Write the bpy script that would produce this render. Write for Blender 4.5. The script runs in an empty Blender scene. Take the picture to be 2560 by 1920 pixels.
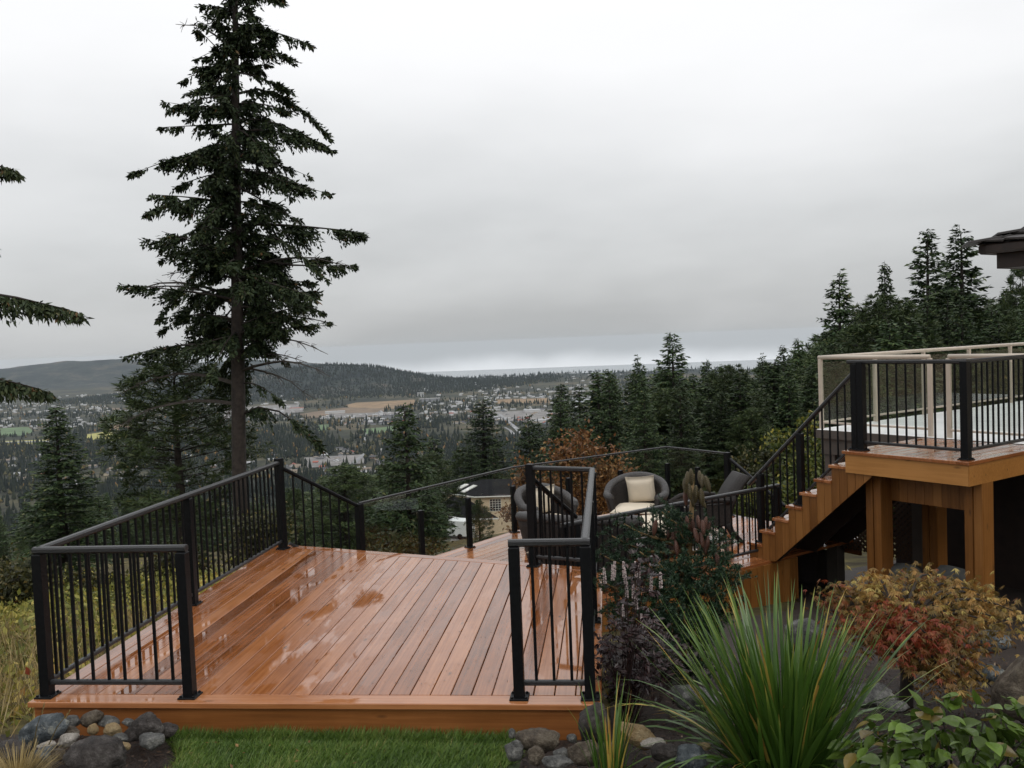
import bpy, math, random
import numpy as np
from mathutils import Vector, Matrix, noise

SC = bpy.context.scene
COL = SC.collection
PI = math.pi

# ------------------------------------------------------------------ camera
FPX, CAM_H = 2213.0, 2.45
def _rot(p, r, y):
    fwd = np.array([math.sin(y)*math.cos(p), math.cos(y)*math.cos(p), -math.sin(p)])
    right = np.array([math.cos(y), -math.sin(y), 0.0])
    up = np.cross(right, fwd)
    return (math.cos(r)*right+math.sin(r)*up, -math.sin(r)*right+math.cos(r)*up, fwd)
CR, CU, CF = _rot(math.radians(2.73), math.radians(-2.278), math.radians(-6.12))
CPOS = np.array([0.0, 0.0, CAM_H])
cam_data = bpy.data.cameras.new('camera')
cam_data.sensor_fit = 'HORIZONTAL'
cam_data.sensor_width = 36.0
cam_data.lens = 36.0*FPX/2560.0
cam_data.clip_start = 0.1
cam_data.clip_end = 60000.0
cam = bpy.data.objects.new('camera', cam_data)
COL.objects.link(cam)
cam.matrix_world = Matrix((
    (CR[0], CU[0], -CF[0], CPOS[0]),
    (CR[1], CU[1], -CF[1], CPOS[1]),
    (CR[2], CU[2], -CF[2], CPOS[2]),
    (0, 0, 0, 1)))
SC.camera = cam
def ray(x, y): return CR*(x-1280)/FPX - CU*(y-960)/FPX + CF
def at(x, y, Y):                       # photo pixel -> point on the plane at distance Y
    d = ray(x, y); return CPOS + d*(Y/d[1])
def onz(x, y, z):                      # photo pixel -> point on a level plane
    d = ray(x, y); return CPOS + d*((z-CAM_H)/d[2])
def px(P):
    v = np.asarray(P, float)-CPOS
    return 1280+FPX*(v@CR)/(v@CF), 960-FPX*(v@CU)/(v@CF)

# ------------------------------------------------------------------ sky, sun, exposure
SC.view_settings.view_transform = 'Standard'
SC.view_settings.look = 'None'
SC.view_settings.exposure = 0.12
SC.view_settings.gamma = 1.0
SC.view_settings.use_curve_mapping = False
SC.cycles.use_denoising = True
SC.cycles.max_bounces = 8
SC.cycles.transparent_max_bounces = 24
SC.cycles.volume_bounces = 1
SC.cycles.sample_clamp_indirect = 6.0
SC.cycles.use_adaptive_sampling = True
SC.cycles.adaptive_threshold = 0.012

SUN_EL, SUN_ROT = math.radians(48), math.radians(150)
w = bpy.data.worlds.new('World'); SC.world = w; w.use_nodes = True
nt = w.node_tree; nt.nodes.clear()
def wn(t, **k):
    n = nt.nodes.new(t)
    for a, b in k.items(): setattr(n, a, b)
    return n
out = wn('ShaderNodeOutputWorld'); bg = wn('ShaderNodeBackground')
sky = wn('ShaderNodeTexSky', sky_type='NISHITA', sun_disc=False)
sky.sun_elevation = SUN_EL; sky.sun_rotation = SUN_ROT; sky.air_density = 1.0; sky.dust_density = 3.0
tc = wn('ShaderNodeTexCoord'); sep = wn('ShaderNodeSeparateXYZ')
nt.links.new(tc.outputs['Generated'], sep.inputs[0])
ramp = wn('ShaderNodeValToRGB')        # overcast: dull near the horizon, bright overhead
el = ramp.color_ramp.elements
el[0].position = 0.0; el[0].color = (.435, .448, .455, 1)
el[1].position = 1.0; el[1].color = (1.2, 1.2, 1.22, 1)
for p, c in ((.035, (.455, .465, .47)), (.08, (.535, .545, .55)), (.15, (.665, .675, .68)), (.23, (.785, .792, .798)), (.3, (.87, .875, .882)), (.38, (.945, .948, .955)), (.55, (1.02, 1.02, 1.03))):
    e = el.new(p); e.color = (*c, 1)
mp = wn('ShaderNodeMapping'); mp.inputs['Scale'].default_value = (1.0, 1.0, 3.2); mp.inputs['Location'].default_value = (5.5, 5.5, 0.0)
nz = wn('ShaderNodeTexNoise'); nz.inputs['Scale'].default_value = 1.5; nz.inputs['Detail'].default_value = 5.0
nz.inputs['Roughness'].default_value = .5
nt.links.new(tc.outputs['Generated'], mp.inputs[0]); nt.links.new(mp.outputs[0], nz.inputs['Vector'])
mr = wn('ShaderNodeMapRange'); mr.inputs['From Min'].default_value = .3; mr.inputs['From Max'].default_value = .7
mr.inputs['To Min'].default_value = -.075; mr.inputs['To Max'].default_value = .1
nt.links.new(nz.outputs['Fac'], mr.inputs['Value'])
ad = wn('ShaderNodeMath', operation='ADD'); nt.links.new(sep.outputs['Z'], ad.inputs[0]); nt.links.new(mr.outputs[0], ad.inputs[1])
nt.links.new(ad.outputs[0], ramp.inputs['Fac'])
sk = wn('ShaderNodeVectorMath', operation='SCALE'); sk.inputs['Scale'].default_value = .1
nt.links.new(sky.outputs[0], sk.inputs[0])
# bright mist below the cloud base, out over the lake
nz2 = wn('ShaderNodeTexNoise'); nz2.inputs['Scale'].default_value = 9.0; nz2.inputs['Detail'].default_value = 4.0
nt.links.new(tc.outputs['Generated'], nz2.inputs['Vector'])
ms = wn('ShaderNodeMath', operation='MULTIPLY_ADD'); ms.inputs[1].default_value = .03; nt.links.new(nz2.outputs['Fac'], ms.inputs[0]); nt.links.new(sep.outputs['Z'], ms.inputs[2])
mst = wn('ShaderNodeMapRange', interpolation_type='SMOOTHSTEP'); mst.inputs['From Min'].default_value = -.016; mst.inputs['From Max'].default_value = .006
mst.inputs['To Min'].default_value = 1.0; mst.inputs['To Max'].default_value = 0.0; nt.links.new(ms.outputs[0], mst.inputs['Value'])
mmix = wn('ShaderNodeMix', data_type='RGBA'); mmix.inputs['B'].default_value = (.8, .815, .83, 1)
nt.links.new(mst.outputs[0], mmix.inputs['Factor']); nt.links.new(ramp.outputs[0], mmix.inputs['A'])
mix = wn('ShaderNodeMix', data_type='RGBA'); mix.inputs['Factor'].default_value = .94
nt.links.new(sk.outputs[0], mix.inputs['A']); nt.links.new(mmix.outputs['Result'], mix.inputs['B'])
nt.links.new(mix.outputs['Result'], bg.inputs[0]); bg.inputs[1].default_value = 1.0
nt.links.new(bg.outputs[0], out.inputs[0])

sd = bpy.data.lights.new('sun', 'SUN'); sd.energy = .6; sd.angle = math.radians(25); sd.color = (1, .97, .92)
so = bpy.data.objects.new('sun', sd); COL.objects.link(so)
so.rotation_euler = (PI/2-SUN_EL, 0, PI-SUN_ROT)
so.location = (0, 0, 30)

# ------------------------------------------------------------------ helpers
def link(o, parent=None):
    COL.objects.link(o)
    if parent is not None:
        o.parent = parent
        o.matrix_parent_inverse = inv_world(parent)
    return o
def world_of(o):
    m = o.matrix_basis
    if o.parent is None: return m.copy()
    return world_of(o.parent) @ o.matrix_parent_inverse @ m
def inv_world(o): return world_of(o).inverted()
def tag(o, label=None, cat=None, group=None, kind=None):
    if label: o['label'] = label
    if cat: o['category'] = cat
    if group: o['group'] = group
    if kind: o['kind'] = kind
    return o
def thing(name, label, cat, loc=(0, 0, 0), group=None):
    o = bpy.data.objects.new(name, None); o.location = tuple(float(c) for c in loc); o.empty_display_size = .1
    COL.objects.link(o)
    return tag(o, label, cat, group)
def mesh(name, V, F, mat=None, smooth=False):
    me = bpy.data.meshes.new(name)
    me.from_pydata([tuple(map(float, v)) for v in V], [], F)
    if mat: me.materials.append(mat)
    if smooth: me.polygons.foreach_set('use_smooth', [True]*len(me.polygons))
    me.update()
    return me
def obj(name, me, parent=None, loc=None, rot=None, scale=None):
    o = bpy.data.objects.new(name, me)
    if loc is not None: o.location = tuple(float(c) for c in loc)
    if rot is not None: o.rotation_euler = rot
    if scale is not None: o.scale = scale
    return link(o, parent)
def part(name, VF, mat, parent=None, smooth=False):
    return obj(name, mesh(name, VF[0], VF[1], mat, smooth), parent)
def big_mesh(name, V, k, mat, tint=None, smooth=False):          # n*k verts, faces of k corners
    V = np.ascontiguousarray(V, dtype=np.float32).reshape(-1, 3)
    n = len(V)//k
    me = bpy.data.meshes.new(name)
    me.vertices.add(n*k); me.vertices.foreach_set('co', V.ravel())
    me.loops.add(n*k); me.loops.foreach_set('vertex_index', np.arange(n*k, dtype=np.int32))
    me.polygons.add(n); me.polygons.foreach_set('loop_start', np.arange(0, n*k, k, dtype=np.int32))
    if smooth: me.polygons.foreach_set('use_smooth', np.ones(n, dtype=bool))
    if mat: me.materials.append(mat)
    me.update(calc_edges=True)
    if tint is not None:
        a = me.attributes.new('tint', 'FLOAT', 'POINT')
        t = np.asarray(tint, dtype=np.float32)
        if len(t) == n: t = np.repeat(t, k)
        a.data.foreach_set('value', t)
    return me
def join(*vfs):
    V, F = [], []
    for v, f in vfs:
        n = len(V); V += [tuple(p) for p in v]; F += [tuple(i+n for i in q) for q in f]
    return V, F
def box(x0, x1, y0, y1, z0, z1):
    V = [(x, y, z) for z in (z0, z1) for y in (y0, y1) for x in (x0, x1)]
    return V, [(0, 2, 3, 1), (4, 5, 7, 6), (0, 1, 5, 4), (2, 6, 7, 3), (0, 4, 6, 2), (1, 3, 7, 5)]
def ctr(poly):
    return sum(p[0] for p in poly)/len(poly), sum(p[1] for p in poly)/len(poly)
def ccw(poly):
    a = sum(poly[i][0]*poly[(i+1) % len(poly)][1]-poly[(i+1) % len(poly)][0]*poly[i][1] for i in range(len(poly)))
    return list(poly) if a > 0 else list(poly)[::-1]
def inset(poly, b):
    n = len(poly); L = []
    for i in range(n):
        a, c = Vector(poly[i][:2]), Vector(poly[(i+1) % n][:2]); d = (c-a).normalized()
        nr = Vector((-d.y, d.x)); L.append((a+nr*b, d))
    R = []
    for i in range(n):
        p, d = L[i-1]; q, e = L[i]
        cr = d.x*e.y-d.y*e.x
        if abs(cr) < 1e-6: R.append((q.x, q.y)); continue
        t = ((q.x-p.x)*e.y-(q.y-p.y)*e.x)/cr
        R.append((p.x+d.x*t, p.y+d.y*t))
    return R
def prism(poly, z0, z1, b=.004):      # plank with eased top edges
    poly = ccw(poly); n = len(poly); ins = inset(poly, b)
    V = [(x, y, z0) for x, y in poly]+[(x, y, z1-b) for x, y in poly]+[(x, y, z1) for x, y in ins]
    F = [tuple(range(n))[::-1], tuple(range(2*n, 3*n))]
    for k in (0, 1):
        for i in range(n):
            j = (i+1) % n
            F.append((k*n+i, k*n+j, (k+1)*n+j, (k+1)*n+i))
    return V, F
def clip(poly, p, nrm):               # keep the half plane (q-p).nrm >= 0
    R = []; n = len(poly)
    for i in range(n):
        a, c = poly[i], poly[(i+1) % n]
        da = (a[0]-p[0])*nrm[0]+(a[1]-p[1])*nrm[1]; dc = (c[0]-p[0])*nrm[0]+(c[1]-p[1])*nrm[1]
        if da >= 0: R.append(a)
        if (da >= 0) != (dc >= 0):
            t = da/(da-dc); R.append((a[0]+(c[0]-a[0])*t, a[1]+(c[1]-a[1])*t))
    return R
def bar(p0, p1, wd, ht, b=.006, up=(0, 0, 1)):     # chamfered bar between two points
    p0, p1 = Vector(p0), Vector(p1); d = (p1-p0).normalized(); up = Vector(up)
    if abs(d.dot(up)) > .99: up = Vector((0, 1, 0))
    s = d.cross(up).normalized(); u = s.cross(d).normalized()
    a, c = wd/2, ht/2
    prof = [(-a+b, -c), (a-b, -c), (a, -c+b), (a, c-b), (a-b, c), (-a+b, c), (-a, c-b), (-a, -c+b)]
    V = [p+s*x+u*y for p in (p0, p1) for x, y in prof]
    F = [(i, (i+1) % 8, 8+(i+1) % 8, 8+i) for i in range(8)]+[tuple(range(8))[::-1], tuple(range(8, 16))]
    return [tuple(v) for v in V], F
def tube(pts, rad, sides=6):
    pts = [Vector(p) for p in pts]; V, F = [], []
    for i, p in enumerate(pts):
        d = (pts[min(i+1, len(pts)-1)]-pts[max(i-1, 0)]).normalized()
        a = d.cross(Vector((0, 0, 1)) if abs(d.z) < .95 else Vector((1, 0, 0))).normalized(); c = d.cross(a)
        r = rad[i] if hasattr(rad, '__len__') else rad
        for k in range(sides):
            t = 2*PI*k/sides; V.append(tuple(p+a*(math.cos(t)*r)+c*(math.sin(t)*r)))
    for i in range(len(pts)-1):
        for k in range(sides):
            j = (k+1) % sides; F.append((i*sides+k, i*sides+j, (i+1)*sides+j, (i+1)*sides+k))
    F.append(tuple(range(sides))[::-1]); F.append(tuple(range((len(pts)-1)*sides, len(pts)*sides)))
    return V, F
def lathe(prof, n=24, cx=0, cy=0, z0=0):
    V = [(cx+r*math.cos(2*PI*k/n), cy+r*math.sin(2*PI*k/n), z0+z) for r, z in prof for k in range(n)]
    F = [(i*n+k, i*n+(k+1) % n, (i+1)*n+(k+1) % n, (i+1)*n+k) for i in range(len(prof)-1) for k in range(n)]
    F.append(tuple(range(n))[::-1]); F.append(tuple(range((len(prof)-1)*n, len(prof)*n)))
    return V, F
def unit(a): return a/np.maximum(np.linalg.norm(a, axis=-1, keepdims=True), 1e-9)
def leaf_quads(P, D, S, L, W, m=.45):
    L = np.asarray(L)[:, None]; W = np.asarray(W)[:, None]
    return np.stack([P, P+D*L*m+S*W*.5, P+D*L, P+D*L*m-S*W*.5], 1)

# ------------------------------------------------------------------ materials
def material(name):
    m = bpy.data.materials.new(name); m.use_nodes = True
    n = m.node_tree.nodes; return m, n, m.node_tree.links, n['Principled BSDF']
def nd(m, t, **k):
    n = m.node_tree.nodes.new(t)
    for a, b in k.items():
        if a in n.inputs: n.inputs[a].default_value = b
        else: setattr(n, a, b)
    return n
def ramp_node(m, stops):
    r = nd(m, 'ShaderNodeValToRGB'); e = r.color_ramp.elements
    e[0].position, e[0].color = stops[0][0], (*stops[0][1], 1)
    e[1].position, e[1].color = stops[-1][0], (*stops[-1][1], 1)
    for p, c in stops[1:-1]:
        x = e.new(p); x.color = (*c, 1)
    return r
def plain(name, col, rough=.5, metal=0, var=.12, scale=8, bump=0, bscale=60, spec=.5, coat=0):
    m, n, l, b = material(name)
    tcn = nd(m, 'ShaderNodeTexCoord')
    t = nd(m, 'ShaderNodeTexNoise', Scale=scale, Detail=5.0)
    l.new(tcn.outputs['Object'], t.inputs['Vector'])
    r = ramp_node(m, [(.3, tuple(c*(1-var) for c in col)), (.7, tuple(min(1, c*(1+var)) for c in col))])
    l.new(t.outputs['Fac'], r.inputs['Fac']); l.new(r.outputs[0], b.inputs['Base Color'])
    b.inputs['Roughness'].default_value = rough; b.inputs['Metallic'].default_value = metal
    b.inputs['Specular IOR Level'].default_value = spec
    if coat: b.inputs['Coat Weight'].default_value = coat; b.inputs['Coat Roughness'].default_value = .12
    if bump:
        t2 = nd(m, 'ShaderNodeTexNoise', Scale=bscale, Detail=4.0)
        l.new(tcn.outputs['Object'], t2.inputs['Vector'])
        bp = nd(m, 'ShaderNodeBump', Strength=bump, Distance=.01)
        l.new(t2.outputs['Fac'], bp.inputs['Height']); l.new(bp.outputs[0], b.inputs['Normal'])
    return m
def wood(name, c_dark, c_mid, c_light, ang=0.0, puddle=True, rough=.2, along='XY'):
    """wet stained cedar; ang = board direction in the XY plane, or along='Z' for upright boards"""
    m, n, l, b = material(name)
    g = nd(m, 'ShaderNodeNewGeometry')
    oi = nd(m, 'ShaderNodeObjectInfo')
    mp_ = nd(m, 'ShaderNodeMapping'); mp_.inputs['Rotation'].default_value = (0, 0, -ang)
    l.new(g.outputs['Position'], mp_.inputs['Vector'])
    off = nd(m, 'ShaderNodeVectorMath', operation='ADD')
    cmb = nd(m, 'ShaderNodeCombineXYZ')
    rm = nd(m, 'ShaderNodeMath', operation='MULTIPLY'); rm.inputs[1].default_value = 37.0
    l.new(oi.outputs['Random'], rm.inputs[0]); l.new(rm.outputs[0], cmb.inputs[0]); l.new(rm.outputs[0], cmb.inputs[1])
    l.new(mp_.outputs[0], off.inputs[0]); l.new(cmb.outputs[0], off.inputs[1])
    st = nd(m, 'ShaderNodeMapping')
    st.inputs['Scale'].default_value = (1.2, 38, 38) if along == 'XY' else (38, 38, 1.2)
    l.new(off.outputs[0], st.inputs['Vector'])
    gr = nd(m, 'ShaderNodeTexNoise', Scale=1.0, Detail=6.0, Roughness=.6); l.new(st.outputs[0], gr.inputs['Vector'])
    bl = nd(m, 'ShaderNodeTexNoise', Scale=2.3, Detail=4.0, Roughness=.6); l.new(off.outputs[0], bl.inputs['Vector'])
    a1 = nd(m, 'ShaderNodeMath', operation='MULTIPLY_ADD'); a1.inputs[1].default_value = .55; 
    l.new(gr.outputs['Fac'], a1.inputs[0])
    a2 = nd(m, 'ShaderNodeMath', operation='MULTIPLY_ADD'); a2.inputs[1].default_value = .32; l.new(bl.outputs['Fac'], a2.inputs[0])
    l.new(a2.outputs[0], a1.inputs[2])
    a3 = nd(m, 'ShaderNodeMath', operation='MULTIPLY_ADD'); a3.inputs[1].default_value = .36; a3.inputs[2].default_value = -.11
    l.new(oi.outputs['Random'], a3.inputs[0]); l.new(a3.outputs[0], a2.inputs[2])
    cr = ramp_node(m, [(.3, c_dark), (.5, c_mid), (.72, c_light)])
    l.new(a1.outputs[0], cr.inputs['Fac'])
    # knots
    vk = nd(m, 'ShaderNodeTexVoronoi', Scale=1.0); ks = nd(m, 'ShaderNodeMapping')
    ks.inputs['Scale'].default_value = (2.2, 6.5, 6.5) if along == 'XY' else (6.5, 6.5, 2.2)
    l.new(off.outputs[0], ks.inputs['Vector']); l.new(ks.outputs[0], vk.inputs['Vector'])
    kr = nd(m, 'ShaderNodeMapRange'); kr.inputs['From Min'].default_value = .03; kr.inputs['From Max'].default_value = .12
    kr.inputs['To Min'].default_value = .45; kr.inputs['To Max'].default_value = 1.0
    l.new(vk.outputs['Distance'], kr.inputs['Value'])
    mk = nd(m, 'ShaderNodeVectorMath', operation='SCALE'); l.new(cr.outputs[0], mk.inputs[0]); l.new(kr.outputs[0], mk.inputs['Scale'])
    l.new(mk.outputs[0], b.inputs['Base Color'])
    b.inputs['IOR'].default_value = 1.45
    bp = nd(m, 'ShaderNodeBump', Strength=.12, Distance=.004); l.new(gr.outputs['Fac'], bp.inputs['Height'])
    if puddle:
        ps = nd(m, 'ShaderNodeMapping'); ps.inputs['Scale'].default_value = (1.1, 3.4, 1)
        l.new(mp_.outputs[0], ps.inputs['Vector'])
        pn = nd(m, 'ShaderNodeTexNoise', Scale=1.25, Detail=5.0, Roughness=.55); l.new(ps.outputs[0], pn.inputs['Vector'])
        pr_ = nd(m, 'ShaderNodeMapRange'); pr_.inputs['From Min'].default_value = .50; pr_.inputs['From Max'].default_value = .54
        l.new(pn.outputs['Fac'], pr_.inputs['Value'])
        rr = nd(m, 'ShaderNodeMapRange'); rr.inputs['To Min'].default_value = rough; rr.inputs['To Max'].default_value = .035
        l.new(pr_.outputs[0], rr.inputs['Value']); l.new(rr.outputs[0], b.inputs['Roughness'])
        inv = nd(m, 'ShaderNodeMapRange'); inv.inputs['To Min'].default_value = .16; inv.inputs['To Max'].default_value = .015
        l.new(pr_.outputs[0], inv.inputs['Value']); l.new(inv.outputs[0], bp.inputs['Strength'])
        b.inputs['Coat Weight'].default_value = .35; b.inputs['Coat Roughness'].default_value = .12
        l.new(rr.outputs[0], b.inputs['Coat Roughness'])
    else:
        b.inputs['Roughness'].default_value = rough+.2
    l.new(bp.outputs[0], b.inputs['Normal'])
    return m
def foliage(name, stops, rough=.55, spec=.35, objvar=.3, trans=0.0):
    m, n, l, b = material(name)
    a = nd(m, 'ShaderNodeAttribute', attribute_name='tint')
    oi = nd(m, 'ShaderNodeObjectInfo')
    r = ramp_node(m, stops); l.new(a.outputs['Fac'], r.inputs['Fac'])
    mm = nd(m, 'ShaderNodeMapRange'); mm.inputs['To Min'].default_value = 1-objvar; mm.inputs['To Max'].default_value = 1+objvar
    l.new(oi.outputs['Random'], mm.inputs['Value'])
    sc = nd(m, 'ShaderNodeVectorMath', operation='SCALE'); l.new(r.outputs[0], sc.inputs[0]); l.new(mm.outputs[0], sc.inputs['Scale'])
    l.new(sc.outputs[0], b.inputs['Base Color'])
    b.inputs['Roughness'].default_value = rough; b.inputs['Specular IOR Level'].default_value = spec
    if trans:
        t = nd(m, 'ShaderNodeBsdfTranslucent'); l.new(sc.outputs[0], t.inputs['Color'])
        mx = nd(m, 'ShaderNodeMixShader', Fac=trans); o_ = n['Material Output']
        l.new(b.outputs[0], mx.inputs[1]); l.new(t.outputs[0], mx.inputs[2]); l.new(mx.outputs[0], o_.inputs[0])
    return m
def glass(name, tint=(.9, .95, .93), refl=.09):
    m, n, l, b = material(name); n.remove(b)
    tr = nd(m, 'ShaderNodeBsdfTransparent'); tr.inputs[0].default_value = (*tint, 1)
    gl = nd(m, 'ShaderNodeBsdfGlossy', Roughness=.02)
    fr = nd(m, 'ShaderNodeLayerWeight', Blend=.12)
    mx = nd(m, 'ShaderNodeMixShader')
    mr_ = nd(m, 'ShaderNodeMapRange'); mr_.inputs['To Min'].default_value = refl*.4; mr_.inputs['To Max'].default_value = .35
    l.new(fr.outputs['Fresnel'], mr_.inputs['Value']); l.new(mr_.outputs[0], mx.inputs[0])
    l.new(tr.outputs[0], mx.inputs[1]); l.new(gl.outputs[0], mx.inputs[2]); l.new(mx.outputs[0], n['Material Output'].inputs[0])
    return m
U40 = math.radians(40)
CEDAR = ((.135, .044, .013), (.26, .09, .029), (.4, .166, .066))
M = {}
M['deck'] = wood('wet_cedar_decking', *CEDAR, ang=PI/2)
M['deck_x'] = wood('wet_cedar_border', *CEDAR, ang=0)
M['deck_u'] = wood('wet_cedar_lower_decking', *CEDAR, ang=U40)
M['deck_k'] = wood('wet_cedar_mitred_decking', *CEDAR, ang=math.radians(59))
M['fascia'] = wood('cedar_fascia', (.13, .045, .01), (.205, .072, .018), (.3, .115, .034), ang=0, puddle=False)
M['fascia_u'] = wood('cedar_platform_fascia', (.24, .1, .02), (.34, .148, .036), (.45, .21, .06), ang=-math.radians(50), puddle=False)
M['upright'] = wood('cedar_upright', (.13, .05, .0105), (.2, .08, .018), (.28, .122, .032), puddle=False, along='Z')
M['black'] = plain('black_powder_coat', (.005, .0055, .0065), rough=.4, var=.3, scale=40, bump=.2, bscale=220, spec=.16)
M['wetblack'] = plain('rain_beaded_black_rail', (.009, .0095, .011), rough=.45, var=.4, scale=120, bump=1.0, bscale=150, spec=.5, coat=.25)
M['steel'] = plain('bolt_steel', (.3, .3, .31), rough=.35, metal=.8)
M['glass'] = glass('railing_glass', (.91, .93, .915), .1)
M['beige'] = plain('beige_metal', (.52, .45, .37), rough=.4, var=.06)
M['vinyl'] = plain('wet_white_vinyl', (.8, .81, .8), rough=.3, var=.12, scale=2.5, bump=.05, bscale=6)
M['greytrim'] = plain('grey_brown_trim', (.075, .062, .052), rough=.6)
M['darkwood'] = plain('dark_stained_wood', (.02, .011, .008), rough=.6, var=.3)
M['shingle'] = plain('dark_shingle', (.026, .022, .021), rough=.5, var=.35, scale=14, bump=.4, bscale=90)
M['roofing'] = plain('charcoal_roofing', (.02, .02, .023), rough=.9, var=.25, scale=.8, spec=.12)
M['stucco'] = plain('cream_stucco', (.72, .57, .4), rough=.9, var=.06, scale=3, bump=.2, bscale=40)
M['white'] = plain('white_trim', (.75, .74, .71), rough=.5, var=.04)
M['pane'] = plain('window_pane', (.02, .025, .03), rough=.08, var=.2, spec=.7)
M['lattice'] = plain('lattice_wood', (.05, .025, .012), rough=.7)

# ================================================================== THE SETTING
VZ = -255.0                              # valley floor
_S = [-1e5, 0, 12, 60, 97, 125, 150, 700, 1000, 1e5]
_Z = [-.24, -.24, -2.3, -13, -21.3, -27.3, -34, VZ+10, VZ, VZ]
def ground_np(x, y):
    s = .93*(y-5.6)+.37*np.maximum(-x-4.1, 0)*np.clip(1-np.hypot(x, y)/1500, .0, 1)
    s = np.where(x > 0, .93*(y-5.6)-.1*np.minimum(x, 12)-.37*np.maximum(x-12, 0)*np.clip(1-np.hypot(x, y)/1500, 0, 1), s)
    z = np.interp(s, _S, _Z)
    d = np.hypot(x, y)
    z = z+np.clip((d-12)/60, 0, 1)*(1.3*np.sin(x*.06+1)*np.cos(y*.045)+.6*np.sin(x*.17)*np.sin(y*.15+2))*np.clip((900-d)/300, 0, 1)
    # the wooded hill in front of the lake, the low far bank, the mountain to the left
    def bump(cx, cy, rx, ry, h, a=0.0):
        dx, dy = x-cx, y-cy; u = dx*math.cos(a)+dy*math.sin(a); v = -dx*math.sin(a)+dy*math.cos(a)
        return h*np.exp(-(u/rx)**2-(v/ry)**2)
    z = z+bump(-1480, 4950, 560, 420, 122)+bump(-2150, 5100, 700, 420, 92)+bump(-900, 5300, 500, 300, 14)
    z = z+bump(-5000, 8200, 1300, 900, 205)+bump(-3300, 8600, 1300, 800, 190)+bump(-7300, 7600, 1500, 1200, 200)
    z = z+bump(-450, 5750, 800, 260, 34)+bump(500, 5700, 700, 260, 30)
    rg = np.clip((d-4000)/2500, 0, 1)
    z = z+rg*14*(np.sin(x*.006+y*.003)*np.sin(y*.007-x*.002)+.6*np.sin(x*.015)*np.sin(y*.017))*np.clip((z-VZ-5)/60, 0, 1)
    # drop under the lake
    shore = 6050+250*np.sin(x*.0016)+np.clip((-x-1900)*.9, 0, 9000)
    z = z-np.clip((y-shore)/150, 0, 1)*60*(np.hypot(x, y) > 3000)
    return z
def ground(x, y): return float(ground_np(np.array([float(x)]), np.array([float(y)]))[0])

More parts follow.
